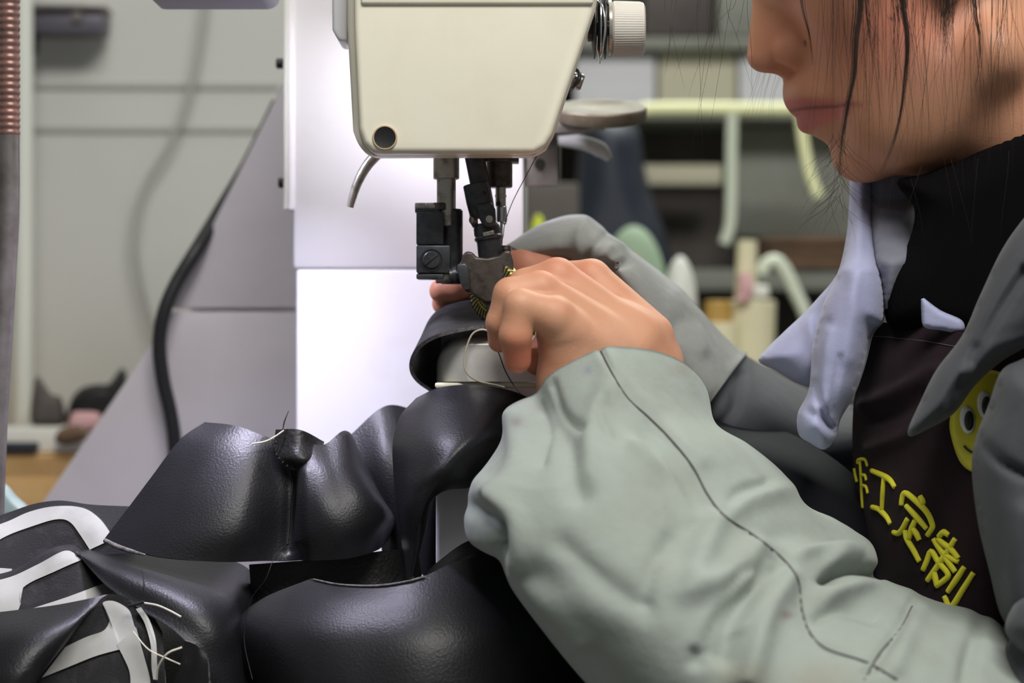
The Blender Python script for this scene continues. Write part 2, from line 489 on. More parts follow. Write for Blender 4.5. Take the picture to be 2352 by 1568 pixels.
M['skin'].node_tree.nodes['Principled BSDF'].inputs['Subsurface Radius'].default_value = (1.0, 0.35, 0.2)
M['hair'] = mat('dark_hair', rgb(56, 41, 35), 0.45)
M['sleeve'] = mat('grey_green_cotton', rgb(172, 178, 165), 0.9, attr=True, var=(26, (0.84, 0.82, 0.78, 1), 0.42, 0.78), bump=('n', 1500, 0.2, 0.0006), bump2=('n', 90, 0.25, 0.003), Sheen_Weight=0.15)
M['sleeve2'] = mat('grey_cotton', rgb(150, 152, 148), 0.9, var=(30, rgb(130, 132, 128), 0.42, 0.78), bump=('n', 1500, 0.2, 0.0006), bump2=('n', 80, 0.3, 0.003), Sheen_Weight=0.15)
M['puff'] = mat('lavender_grey_padded_cloth', rgb(166, 169, 203), 0.7, var=(24, rgb(154, 157, 190), 0.4, 0.75), bump=('n', 1300, 0.15, 0.0005), bump2=('n', 70, 0.25, 0.003), Sheen_Weight=0.2)
M['puffd'] = mat('grey_padded_cloth', rgb(120, 122, 136), 0.75, var=(24, rgb(106, 108, 120), 0.4, 0.75), bump=('n', 1300, 0.15, 0.0005), bump2=('n', 60, 0.25, 0.003), Sheen_Weight=0.2)
M['puff_shade'] = mat('shaded_dark_padded_cloth', rgb(70, 72, 78), 0.8, var=(24, rgb(60, 62, 67), 0.4, 0.75), bump=('n', 1300, 0.15, 0.0005), bump2=('n', 60, 0.25, 0.003), Sheen_Weight=0.1)  # dark jacket cloth, darkened further to carry shadow on the near parts
M['seam'] = mat('dark_seam', rgb(84, 82, 80), 0.9)
M['apron'] = mat('dark_maroon_cloth', rgb(38, 23, 29), 0.88, var=(40, rgb(29, 18, 23), 0.4, 0.7), bump=('w', 1200, 0.25, 0.0004), Sheen_Weight=0.03, Specular_IOR_Level=0.2)
M['thready'] = mat('yellow_embroidery', rgb(240, 231, 58), 0.5, bump=('w', 1600, 0.5, 0.0006))
M['badge'] = mat('yellow_badge', rgb(204, 192, 44), 0.5)
M['badgew'] = mat('badge_eye_white', rgb(210, 208, 206), 0.5)
M['knit'] = mat('shaded_black_knit', rgb(9, 8, 10), 0.95, bump=('w', 500, 0.4, 0.001), Specular_IOR_Level=0.1)  # black knit, its deep shadow under the jaw put into the colour
M['navy'] = mat('navy_cloth', rgb(17, 18, 25), 0.8, var=(20, rgb(13, 14, 20), 0.4, 0.7), bump=('n', 900, 0.2, 0.0006), Specular_IOR_Level=0.2)
M['wcable'] = mat('pale_grey_cable', rgb(166, 166, 161), 0.8)
M['wall'] = mat('grey_wall_paint', rgb(192, 192, 188), 0.9, var=(2.5, rgb(184, 185, 180), 0.4, 0.7))
M['floor'] = mat('concrete_floor', rgb(110, 108, 104), 0.8, var=(6, rgb(90, 88, 84), 0.4, 0.7))
M['ceil'] = mat('ceiling_paint', rgb(190, 190, 186), 0.9)
M['trimg'] = mat('grey_trunking', rgb(164, 164, 159), 0.8)
M['pipew'] = mat('white_pipe', rgb(214, 216, 208), 0.5)
M['goose'] = mat('brown_conduit', rgb(150, 112, 104), 0.4, 0.35, var=(60, rgb(112, 86, 80), 0.4, 0.7))
M['tubem'] = mat('dull_tube_metal', rgb(138, 132, 130), 0.4, 0.6, var=(60, rgb(110, 104, 100), 0.4, 0.7))
M['bracket'] = mat('grey_purple_metal', rgb(92, 88, 98), 0.45, 0.3)
M['lampsh'] = mat('lavender_lamp_paint', rgb(150, 146, 166), 0.5)
M['wood'] = mat('pine_board', rgb(224, 184, 128), 0.6, var=(12, rgb(200, 150, 88), 0.45, 0.75))
M['paper'] = mat('paper', rgb(224, 222, 214), 0.8)
M['tabletop'] = mat('table_laminate', rgb(120, 116, 112), 0.5, var=(14, rgb(96, 92, 90), 0.4, 0.7))
M['steelleg'] = mat('grey_table_leg', rgb(120, 122, 124), 0.5, 0.3)
M['tubey'] = mat('pale_yellow_paint', rgb(240, 242, 190), 0.5)
M['tubew'] = mat('pale_green_white_paint', rgb(206, 214, 196), 0.5)
M['shelf'] = mat('grey_shelf', rgb(136, 138, 130), 0.7, var=(8, rgb(112, 114, 106), 0.4, 0.7))
M['shelfd'] = mat('dark_shelf_back', rgb(92, 86, 82), 0.8, var=(8, rgb(66, 60, 60), 0.4, 0.7))
M['boxw'] = mat('pale_box_board', rgb(206, 206, 212), 0.7)
M['boxb'] = mat('buff_box_board', rgb(190, 186, 164), 0.7)
M['darkblue'] = mat('dark_blue_leather', rgb(30, 36, 50), 0.6, var=(14, rgb(42, 48, 62), 0.4, 0.7))
M['brown'] = mat('brown_hide', rgb(116, 92, 72), 0.8, var=(14, rgb(78, 60, 48), 0.4, 0.7))
M['greenc'] = mat('pale_green_thread', rgb(150, 172, 146), 0.8, bump=('w', 400, 0.4, 0.001))
M['jar'] = mat('cream_plastic', rgb(220, 214, 180), 0.45)
M['amber'] = mat('amber_glue', rgb(176, 140, 70), 0.4)
M['pink'] = mat('pink_plastic', rgb(214, 168, 170), 0.5)
M['lime'] = mat('lime_plastic', rgb(196, 208, 40), 0.5)
M['teal'] = mat('pale_teal_plastic', rgb(150, 168, 164), 0.4)
M['stool'] = mat('stool_vinyl', rgb(60, 58, 60), 0.6)
M['led'] = mat('led_diffuser', rgb(230, 228, 255), 0.4, Emission_Color=(0.80, 0.78, 1.0, 1), Emission_Strength=12.0)
LEA = [M['leather'], M['suede'], M['cutedge']]
LEAIN = [M['suede'], M['leather'], M['cutedge']]
CAN = [M['canvas']] * 3

# ================================================================== the setting
TABLE_Z = W(0, 1600, 0).z                 # top of the sewing table
def struct(o): o['kind'] = 'structure'; return o
struct(boxm('floor', (0.2, 0.3, -0.02), (5.2, 5.2, 0.04), M['floor'], bev=0))
struct(boxm('ceiling', (0.2, 0.3, 2.72), (5.2, 5.2, 0.04), M['ceil'], bev=0))
struct(boxm('wall_back', (0.2, 2.33, 1.35), (5.2, 0.06, 2.7), M['wall'], bev=0))
# a partition behind the machine on the left: the pale grey wall with two shallow trunkings
wl = W(700, 784, 700)
struct(boxm('wall_left', (-0.95, 0.725, 1.35), (1.66, 0.05, 2.7), M['wall'], bev=1))
for i, (yy, hh) in enumerate(((196, 15), (296, 15))):
    a, b = W(-300, yy, 693), W(640, yy, 693)
    struct(boxm('trim_%d' % (i + 1), ((a.x + b.x) / 2, 0.699, a.z), (b.x - a.x, 0.003, hh * mmpx(693) / 1000), M['trimg'], bev=1))
struct(tube('trim_3', [(54, -260, 640), (54, 980, 640)], [8, 8], M['pipew'], sides=18))

# ================================================================== sewing table
t = thing('work_table', (0, 0.1, 0), 'laminate sewing table under the heap of black leather', 'table')
boxm('tabletop', (-0.18, 0.16, TABLE_Z - 0.015), (0.86, 0.7, 0.03), M['tabletop'], t, bev=3)
for x in (-0.57, 0.21):
    for y in (-0.2, 0.44):
        boxm('leg', (x, y, (TABLE_Z - 0.03) / 2), (0.04, 0.04, TABLE_Z - 0.03), M['steelleg'], t, bev=2)

# ================================================================== post-bed sewing machine
sm = thing('sewing_machine', (W(930, 784, 60).x, 0.1, TABLE_Z), 'cream and white post-bed sewing machine with a knurled tension knob', 'sewing machine')
# upright at the back: cover plate, upper and lower body with a joint between
c = boxp('upper_column', 672, -420, 1204, 617.6, 152, 320, M['white'], sm, 3)
boxp('lower_column', 680, 617.9, 1204, 1500, 152.4, 320, M['white'], sm, 2)
boxp('column_cover', 655, -420, 676, 484, 150, 170, M['white'], sm, 3)
boxp('base', 640, 1480, 1250, 1600, -60, 330, M['white'], sm, 4)
for (xx, yy) in ((644, 146), (649, 420)):
    lathe('cover_screw', W(xx + 6, yy, 160), (-1, 0, 0), [(0, 3.2), (3.5, 3.2), (4.2, 2.6)], M['black'], sm, 20)
boxp('edge_strip', 651, -420, 657, 482, 149, 156, M['pipew'], sm, 0.5)
tag(boxp('side_bracket', 1204, 300, 1282, 428, 158, 161, M['tubem'], sm, 0.8), 'dull metal plate with a round hole')
lathe('bracket_hole', W(1240, 377, 157), (0, -1, 0), [(-0.5, 3.4), (0.4, 3.4)], M['dark'], sm, 24)
boxp('needle_arm', 830, -460, 1350, -80, 40, 330, M['cream'], sm, 6)
# head
body = [(793, -420), (797, 60), (810, 300), (824, 337), (850, 358), (1228, 357), (1255, 340), (1272, 310), (1368, 22), (1382, -60), (1382, -420)]
cover = [(812, -420), (815, 60), (826, 296), (836, 330), (860, 355.5), (1226, 355), (1252, 339), (1269, 309), (1365, 22), (1378, -60), (1378, -420)]
prism('head_casting', body, -34, -14, M['cream'], sm, 5.5, 4)
prism('head_body', [(802, -420), (806, 60), (822, 290), (860, 318), (1222, 318), (1246, 300), (1352, 10), (1366, -60), (1366, -420)], -15, 62, M['cream'], sm, 3, 3)
prism('gasket', [(x - 1.5 if x < 900 else x, y + (1 if y > 350 else 0)) for x, y in cover], -37, -33, M['gasket'], sm, 0.3, 1, ref=-36)
prism('face_cover', cover, -52, -36.5, M['cream'], sm, 4.5, 5, ref=-44)
lathe('plug_rim', W(884, 316, -52.5), (0, -1, 0), [(-1, 6.6), (0.3, 6.5), (0.6, 6.1), (0.5, 5.7), (-1.2, 5.4)], M['gasket'], sm, 40)
tag(lathe('oil_hole', W(884, 315, -52.5), (0, -1, 0), [(-1, 5.6), (0.35, 5.6), (0.2, 5.0), (0.0, 1)], M['dark'], sm, 40), 'round black oil hole')
prism('side_handle', [(761, -300), (763, 68), (777, 94), (797, 95), (800, -300)], -6, 30, M['white'], sm, 2, 3)
prism('cover_step', [(830, -420), (830, 12), (1362, 12), (1372, -60), (1372, -420)], -54, -51, M['cream'], sm, 1.4, 3, ref=-50)
# tension assembly on the sloping front
K = W(1400, 67, -2)
lathe('tension_post', W(1350, 66, -2), (1, 0, 0), [(0, 7), (4, 7), (4.1, 4), (22, 4)], M['bluing'], sm, 32)
for x, rr, mm in ((1366, 17.0, 'bluing'), (1378, 19.5, 'chrome'), (1390, 17.0, 'bluing')):
    lathe('tension_disc', W(x, 64, -2), (1, 0, 0), [(-1.2, 3), (-1.6, rr * 0.6), (-0.4, rr), (0.2, rr), (0.9, rr * 0.6), (1.0, 3)], M[mm], sm, 48)
tube('take_up_spring', [(1372, 2, -10), (1384, 16, -20), (1390, 60, -23), (1384, 115, -18), (1379, 138, -6)], [0.6, 0.6], M['chrome'], sm, sides=8)
tube('check_wire', [(1386, -22, -12), (1392, -4, -12), (1398, 12, -10), (1404, 16, -6)], [0.7, 0.7], M['chrome'], sm, sides=8)
lathe('knob_washer', W(1397, 66, -2), (1, 0, 0), [(0, 15.4), (1.6, 15.6), (2.0, 14)], M['steel'], sm, 48)
lathe('tension_knob', W(1404, 67, -2), (1, 0, 0), [(0, 10), (0.2, 14.2), (1.2, 15.1), (2.0, 15.1), (15.5, 14.7), (17.4, 14.2), (18.2, 12.6), (18.4, 5)], M['knob'], sm, 140, 30, ripple=(0.012, 3, 4))
n_ = Vector((0.94, 0, -0.33))
lathe('guide_screw', W(1312, 181, 5), n_, [(0, 4), (1.6, 4), (1.7, 2.6), (4.0, 2.6), (4.1, 4.6), (6.0, 4.6), (6.8, 3.6)], M['steel'], sm, 24)
tube('guide_clip', [(1318, 158, 4), (1330, 165, -2), (1330, 182, -8), (1318, 198, -4), (1312, 206, 2)], [1.1, 1.1], M['bluing'], sm, sides=8)
# lifting lever
tube('presser_lifter', [(868, 352, 10), (842, 382, 8), (822, 418, 6), (810, 452, 5), (804, 476, 5)], [3.1, 2.9, 2.6, 2.3, 1.9], M['steel'], sm, sides=14, flat=1.5)
# presser bar and its blocks
def vcyl(name, x, y0, y1, rpx, d, m_, e=0.6, n=32):
    r = rpx * mmpx(d); a = W(x, y0, d); L = (y1 - y0) * mmpx(d)
    return lathe(name, a, (0, 0, -1), [(0, r - e), (e, r), (L - e, r), (L, r - e)], m_, sm, n)
vcyl('presser_bushing', 1025, 330, 412, 30, 0, M['steel'])
vcyl('presser_bar', 1025, 405, 520, 22, 0, M['steel'])
vcyl('bar_sleeve', 1036, 480, 652, 27, 2, M['bluing'], 1.0)
boxp('clamp_block', 956, 486, 1019, 562, -9, 8, M['bluing'], sm, 0.8)
vcyl('clamp_neck', 1012, 466, 484, 22, -1, M['brownst'])
lathe('clamp_pin', W(953, 475, -3), (1, 0, 0), [(0, 1.9), (0.4, 2.3), (5.6, 2.3), (5.8, 2.0), (6.2, 2.3), (13, 2.3)], M['steel'], sm, 24)
boxp('clamp_pin_seat', 953, 481, 1010, 488, -6, 6, M['bluing'], sm, 0.4)
boxp('swing_plate', 956, 563, 1034, 627, -11, 9, M['bluing'], sm, 1.0)
lathe('pivot_ring', W(991, 597, -11), (0, -1, 0), [(-0.5, 6.0), (0.3, 6.0), (0.3, 5.2), (-0.5, 5.2)], M['dark'], sm, 40)
lathe('pivot_screw', W(991, 597, -11), (0, -1, 0), [(-0.5, 4.7), (0.9, 4.7), (1.3, 4.2), (1.35, 0.5)], M['bluing'], sm, 40)
boxm('screw_slot', W(991, 597, -12.4), (0.0085, 0.0006, 0.0010), M['dark'], sm, 0.1, Matrix.Rotation(math.radians(-40), 3, 'Y'))
boxp('foot_plate', 956, 628, 1020, 641, -10, 8, M['bluing'], sm, 0.8)
lathe('hinge_pin', W(1000, 637, -5), (1, 0, 0.1), [(0, 3.0), (0.5, 3.4), (8, 3.4), (8.3, 2.6)], M['steel'], sm, 24)
lathe('hinge_screw', W(1031, 632, -9), (1, 0, 0.05), [(0, 2.6), (0.5, 3.6), (2.2, 3.6), (2.3, 4.6), (4.2, 4.6), (4.4, 3.2), (8, 3.2)], M['bluing'], sm, 24)
# roller carrier
carr = [(1048, 612), (1058, 602), (1062, 584), (1072, 576), (1086, 579), (1094, 590), (1120, 592), (1148, 586), (1158, 574), (1172, 576), (1179, 600), (1181, 640), (1179, 664), (1168, 686), (1140, 697), (1112, 693), (1090, 680), (1066, 656)]
prism('roller_carrier', carr, -14, 12, M['brownst'], sm, 3.2, 5)
tag(prism('carrier_front_lip', [(1050, 607), (1068, 603), (1076, 612), (1082, 665), (1066, 668), (1058, 650), (1050, 620)], -17, -8, M['bluing'], sm, 1.0, 3), None)
prism('carrier_heel', [(1062, 650), (1078, 660), (1080, 672), (1068, 668)], -12, 4, M['bluing'], sm, 0.6, 2)
lathe('carrier_ear', W(1161, 569, 0), (0, 0.3, 1), [(-2, 3.0), (0.4, 3.1), (0.5, 1.7), (-1, 1.6)], M['brownst'], sm, 24)
# universal joint coming down from the head
def ax(name, p0, p1, prof, m_, n=32):
    a, b = W(*p0), W(*p1); L = (b - a).length * 1000
    return lathe(name, a, b - a, [(t_ * L, r) for t_, r in prof], m_, sm, n)
ax('joint_shaft', (1084, 330, -4), (1108, 450, -4), [(0, 5.4), (1, 5.4)], M['bluing'])
ax('joint_upper_yoke', (1093, 421, -6), (1110, 500, -6), [(0, 6.6), (0.03, 7.2), (0.5, 7.4), (0.85, 7.0), (1, 5.0)], M['bluing'])
prism('yoke_fork', [(1092, 468), (1128, 462), (1138, 480), (1140, 510), (1128, 524), (1110, 520), (1100, 500)], -15, -9, M['bluing'], sm, 1.8, 3)
prism('yoke_back_fork', [(1078, 480), (1096, 492), (1098, 520), (1086, 524), (1078, 506)], -6, 6, M['bluing'], sm, 1.6, 3)
lathe('yoke_pin', W(1124, 503, -15), (-0.1, -1, 0), [(-1, 2.0), (0.5, 2.0), (0.7, 1.6)], M['steel'], sm, 24)
lathe('yoke_side_pin', W(1088, 505, -6), (-0.9, -0.6, 0), [(-1, 2.4), (1.6, 2.2), (2.2, 1.4)], M['steel'], sm, 24)
lathe('set_screw_hole', W(1110, 444, -12.6), (0.05, -1, 0), [(-1, 2.4), (0.5, 2.3), (0.45, 1.5), (-0.6, 1.2)], M['brownst'], sm, 24)
lathe('set_screw', W(1111, 444, -12.3), (0.05, -1, 0), [(-1, 1.5), (0.4, 1.4)], M['dark'], sm, 16)
ax('joint_lower_yoke', (1116, 512, -4), (1128, 592, -4), [(0, 5.5), (0.12, 7.2), (0.3, 7.4), (0.42, 6.6), (0.95, 6.8), (1, 6.4)], M['bluing'])
boxm('yoke_gap', W(1122, 536, -11.4), (0.0062, 0.0016, 0.0022), M['steel'], sm, 0.3, Matrix.Rotation(math.radians(-12), 3, 'Y'))
ax('joint_collar', (1121, 540, -4), (1123, 552, -4), [(0, 7.0), (0.3, 7.7), (0.7, 7.7), (1, 7.0)], M['bluing'])
# needle bar
boxp('needle_bushing_flange', 1112, 350, 1192, 371, -2, 16, M['brownst'], sm, 0.6)
vcyl('needle_bushing', 1147, 368, 431, 30, 8, M['brownst'])
vcyl('needle_bar', 1150, 428, 476, 12, 6, M['steel'])
lathe('needle_bar_ring', W(1150, 446, 6), (0, 0, -1), [(0, 2.6), (0.4, 3.2), (1.6, 3.2), (2, 2.6)], M['steel'], sm, 24)
vcyl('needle_clamp', 1151, 474, 510, 11, 4, M['chrome'], 0.4)
lathe('needle_clamp_screw', W(1146, 468, 1), (-0.3, -1, 0), [(-1, 1.5), (1.2, 1.4)], M['bluing'], sm, 16)
tube('thread_guide', [(1161, 474, 2), (1163, 500, 1), (1160, 514, 0), (1155, 511, 2)], [0.5, 0.5], M['chrome'], sm, sides=6)
tube('needle', [(1152, 505, 4), (1150, 640, 4)], [0.8, 0.7], M['chrome'], sm, sides=8)
# roller foot: dark disc with a brass-toothed rim
rw = W(1139, 668, -6); rax = Vector((-0.62, -0.76, -0.02)).normalized()
lathe('roller_foot', rw, rax, [(-3.4, 4), (-3.2, 12), (-2.6, 16.4), (2.6, 16.4), (3.2, 15.6), (3.3, 10.8), (2.6, 10.2), (2.6, 3)], M['brass'], sm, 64, 30)
lathe('roller_hub', rw, rax, [(-4.5, 5), (2.0, 9.9), (3.0, 9.4), (3.4, 6), (5.6, 5.2), (5.8, 2)], M['black'], sm, 40)
bm = bmesh.new(); u_ = rax.orthogonal().normalized(); v_ = rax.cross(u_)
for k in range(44):
    a = 2 * math.pi * k / 44; rd = u_ * math.cos(a) + v_ * math.sin(a); tg = -u_ * math.sin(a) + v_ * math.cos(a)
    c0 = rw + rd * 0.0141 + rax * 0.0021; tgl = (tg + rax * 0.35).normalized(); nn = rax
    vs = []
    for i in (-1, 1):
        for j in (-1, 1):
            for l in (-1, 1): vs.append(bm.verts.new(c0 + rd * 0.0024 * i + tgl * 0.00034 * j + nn * 0.0017 * l + tg * 0.0006 * i))
    for f in ((0, 1, 3, 2), (4, 6, 7, 5), (0, 4, 5, 1), (2, 3, 7, 6), (0, 2, 6, 4), (1, 5, 7, 3)): bm.faces.new([vs[i] for i in f])
frombm('roller_teeth', bm, M['bluing'], sm, smooth=False)
prism('roller_guard', [(1112, 690), (1140, 686), (1160, 700), (1150, 740), (1128, 736), (1118, 712)], -12, -7, M['black'], sm, 1.2, 3)
# post with its polished hook cover
boxp('post', 1001, 886, 1262, 1600, -10, 60, M['white'], sm, 2.0)
boxp('post_cap', 999, 879, 1264, 890, -11, 62, M['cream'], sm, 0.8)
def hookcover():
    V, F = [], []; nu, nv = 60, 26
    for j in range(nv + 1):
        for i in range(nu + 1):
            u = i / nu; v = j / nv
            # plan: back-left corner, round the left end, along the front
            if u < 0.45:
                a = (u / 0.45) * math.pi / 2; X = 1003 + 82 * (1 - math.cos(a)) ** 1.0; D = 26 - 40 * math.sin(a)
            else:
                X = 1085 + 175 * (u - 0.45) / 0.55; D = -14
            # elevation: dome shoulder at the left
            e = min(max((X - 1003) / 78.0, 0), 1); topy = 770 + 62 * (1 - math.sqrt(max(0, 1 - (1 - e) ** 2)))
            yy = 876 + (topy - 876) * v
            k = max(0.0, (v - 0.78) / 0.22)
            D2 = D + 9 * k ** 2 * (1 if u > 0.2 else u / 0.2)
            V.append(W(X + 3 * k * k, yy, D2))
    for j in range(nv):
        for i in range(nu):
            a = j * (nu + 1) + i; F.append((a, a + 1, a + nu + 2, a + nu + 1))
    top = nv * (nu + 1); b0 = len(V)
    for i in range(nu + 1):
        w = V[top + i].copy(); V.append(Vector((w.x, 0.034, w.z + 0.0004)))
    for i in range(nu): F.append((top + i, top + i + 1, b0 + i + 1, b0 + i))
    return mesh('hook_cover', V, F, M['cover'], sm, sharp=60)
tag(hookcover(), 'polished steel hook cover')
tube('needle_thread', [(1236, 352, -10), (1208, 404, -8), (1178, 462, -4), (1160, 512, 0), (1156, 540, 0), (1151, 560, 2)], [0.22, 0.22], M['bthread'], sm, sides=6)
# small strip lamp under the arm, behind the head
boxp('arm_lamp', 960, -60, 1120, -20, 66, 90, M['black'], sm, 1.5)
boxp('arm_lamp_strip', 968, -20, 1112, -14, 68, 88, M['led'], sm, 0.5)
area('arm_lamp_light', W(1040, -8, 78), W(1060, 800, 96), 0.03, 0.5, (0.88, 0.87, 1.0))
# flat dish on a bracket behind the head
lathe('winder_dish', W(1378, 280, 150), (0.0, -0.27, 0.96), [(0, 18), (1.0, 27.0), (3, 28.5), (8.5, 28.8), (9.6, 28.0), (9.4, 25.5), (7.5, 22), (7.0, 2)], M['disc'], sm, 64)
prism('winder_bracket', [(1262, 262), (1390, 275), (1395, 292), (1330, 302), (1240, 310), (1204, 330), (1204, 280)], 140, 160, M['tubem'], sm, 1.2, 3)

# slanted side panels of the machine housing (two plates)
hp = thing('slanted_housing', (W(500, 1400, 340).x, 0.36, TABLE_Z), 'slanted grey two-plate housing behind the white machine column', 'housing')
prism('upper_panel', [(660, 168), (700, 168), (700, 708), (393, 708)], 336, 346, M['lav'], hp, 2, 2)
prism('lower_panel', [(389, 715), (700, 715), (700, 1436), (-90, 1436), (100, 1150), (352, 783)], 334, 350, M['lav'], hp, 2, 2)
prism('housing_core', [(690, 220), (720, 220), (720, 1430), (-40, 1430), (150, 1165), (430, 722)], 350, 470, M['lav'], hp, 2, 2, ref=345)

# black cable down the housing
tag(tube('power_cable', [(640, 236, 366), (572, 372, 362), (508, 480, 352), (455, 568, 328), (405, 650, 320), (376, 720, 316), (366, 790, 316), (374, 870, 316), (392, 950, 316), (402, 1030, 316), (400, 1150, 316), (390, 1430, 316)], [5.0, 5.0], M['black'], sides=14),
    'thick black cable hanging in front of the slanted grey housing', 'cable')
tag(tube('wall_cable', [(490, -120, 680), (468, 60, 680), (440, 200, 680), (395, 320, 680), (335, 420, 680), (315, 520, 680), (318, 600, 680), (345, 720, 680), (380, 800, 680)], [2.4, 2.4], M['wcable'], sides=10),
    'thin grey cable dangling against the pale grey wall', 'cable')

# gooseneck lamp: tube and ribbed neck at the left edge, its shade just above the frame, lighting the work
gn = thing('gooseneck_lamp', W(-20, 1600, 40), 'gooseneck lamp with brown ribbed neck on a dull metal tube at left', 'lamp')
def ribbed(name, pts, nr, m_):
    q = cr(Wn(np.array(pts, float)), nr * 5 + 1); rad = []
    for k in range(len(q)): rad.append((5.45, 5.9, 6.05, 5.95, 5.45)[k % 5])
    return tube(name, q, rad, m_, gn, sides=20, n=len(q), wpts=True)
ribbed('gooseneck', [(22, 312, 40), (22, 160, 40), (22, 0, 40), (26, -140, 40), (60, -290, 36), (180, -380, 24), (330, -340, 10), (410, -230, 2), (430, -128, 0)], 78, M['goose'])
tube('tube', [(22, 310, 40), (20, 500, 40), (6, 760, 40), (-6, 1000, 40), (-16, 1300, 40), (-20, 1600, 40)], [5.7, 6.0, 5.8, 5.4, 5.4, 5.4], M['tubem'], gn, sides=20)
lathe('stand_foot', W(-20, 1600, 40), (0, 0, 1), [(0, 30), (4, 30), (6, 26), (8, 8)], M['bracket'], gn, 40)
prism('lamp_shade', [(300, -130), (560, -130), (610, -50), (590, -30), (310, -30)], -36, 46, M['lampsh'], gn, 4, 3)
boxp('lamp_diffuser', 330, -32, 570, -24, -26, 36, M['led'], gn, 1)
L0 = W(455, -14, 5)
led = area('work_lamp_light', L0, W(560, 1200, 60), 0.05, 2.5, (0.80, 0.77, 1.0), spread=math.radians(98))
led.data.size = 0.05

# bracket at the top left
wb = thing('wall_bracket', W(140, 40, 640), 'dark metal bracket on the wall at upper left', 'bracket')
boxp('bracket_arm', 30, 22, 235, 76, 655, 690, M['bracket'], wb, 2)
boxp('bracket_flange', 30, 8, 238, 20, 648, 692, M['tubem'], wb, 1)
boxp('bracket_clip', 48, 60, 72, 116, 640, 672, M['black'], wb, 2)
lathe('bracket_bolt', W(178, 38, 654), (0, -1, 0), [(0, 5), (2, 5), (3, 4)], M['tubem'], wb, 20)

# ================================================================== leather on the table
def leather(name, label, rows, mats=LEA, **k):
    o = patch(name, rows, mats, None, **k)
    return tag(o, label, 'leather', 'black leather pieces being sewn')

L1 = leather('leather_piece', 'large smooth black leather panel bulging at the front of the table',
    [[(715, 1328, -36), (790, 1343, -62), (900, 1341, -78), (975, 1321, -78), (1060, 1285, -68), (1180, 1268, -52), (1330, 1300, -16)],
     [(600, 1376, -38), (740, 1392, -76), (880, 1400, -93), (1000, 1390, -96), (1120, 1370, -84), (1250, 1360, -60), (1400, 1380, -8)],
     [(540, 1435, -44), (700, 1462, -90), (860, 1470, -106), (1000, 1468, -110), (1150, 1458, -98), (1300, 1450, -70), (1450, 1460, -14)],
     [(548, 1520, -46), (700, 1552, -98), (860, 1562, -114), (1000, 1562, -118), (1150, 1560, -106), (1300, 1550, -76), (1470, 1550, -18)],
     [(590, 1600, -48), (720, 1618, -100), (860, 1622, -116), (1000, 1624, -120), (1150, 1620, -108), (1300, 1610, -78), (1470, 1600, -18)]],
    nu=80, nv=60, noise=0.5, nscale=45, seed=3)
L2 = leather('leather_piece', 'black leather shape with a pinched centre seam and stitched flap',
    [[(470, 969, 10), (540, 977, -2), (600, 998, -8), (645, 1012, -8), (700, 1016, -14), (745, 1020, -12), (790, 991, 0), (815, 1030, 24)],
     [(412, 1010, 2), (500, 1035, -14), (580, 1060, -20), (655, 1078, -12), (700, 1078, -28), (760, 1078, -30), (814, 1064, -18), (850, 1100, 22)],
     [(345, 1098, -6), (450, 1122, -26), (560, 1142, -32), (663, 1150, -18), (708, 1150, -40), (780, 1150, -42), (852, 1130, -28), (880, 1160, 22)],
     [(290, 1172, -12), (410, 1200, -34), (540, 1222, -40), (658, 1228, -22), (714, 1222, -44), (800, 1216, -46), (884, 1190, -26), (905, 1200, 22)],
     [(240, 1237, -18), (350, 1275, -38), (500, 1290, -42), (655, 1286, -26), (720, 1287, -42), (800, 1282, -42), (865, 1264, -22), (890, 1242, 22)]],
    nu=110, nv=70, thick=2.2, folds=[([(668, 1076), (666, 1150), (662, 1262)], -2.6, 9), ([(800, 1000), (840, 1080), (895, 1185)], 1.6, 16), ([(700, 1085), (695, 1160), (690, 1240)], 1.2, 14)], noise=0.5, seed=5)
rd2 = raydepth([L2])
sd = lambda px, py, off=0.3: (px, py, rd2(px, py) - off)
fl = patch('flap', [[(633, 986, -11), (690, 987, -17), (745, 1014, -4)], [(630, 1022, -13), (685, 1022, -21), (742, 1028, -11)], [(641, 1052, -18), (690, 1055, -26), (745, 1056, -18)], [(672, 1077, -21), (700, 1082, -22), (738, 1080, -20)]],
           [M['leather2'], M['suede'], M['cutedge']], L2, 30, 26, 1.2)
tube('seam', [sd(668, 1080, .4), sd(672, 1110, .4), sd(666, 1160, .4), sd(664, 1210, .4), sd(660, 1250, .4)], [0.5, 0.5], M['bthread'], L2, sides=6)
tubes('stitches', [([(637 + dx, y, -15 - k), (634 + dx, y + 6, -15.5 - k)], [0.35, 0.35]) for k, (dx, y) in enumerate([(-2, 1012), (-5, 1022), (-4, 1032), (-1, 1041), (5, 1050), (14, 1059), (24, 1067)])], M['bthread'], L2, sides=5, n=2)
tube('thread_end', [(652, 988, -16), (632, 1002, -17), (610, 1013, -18), (578, 1019, -20)], [0.45, 0.4], M['thread'], L2, sides=6)
tubes('black_thread_end', [([(648, 992, -16), (655, 965, -15), (663, 943, -14)], [0.3, 0.2]), ([(650, 992, -16), (652, 970, -15), (661, 948, -14)], [0.3, 0.2])], M['bthread'], L2)

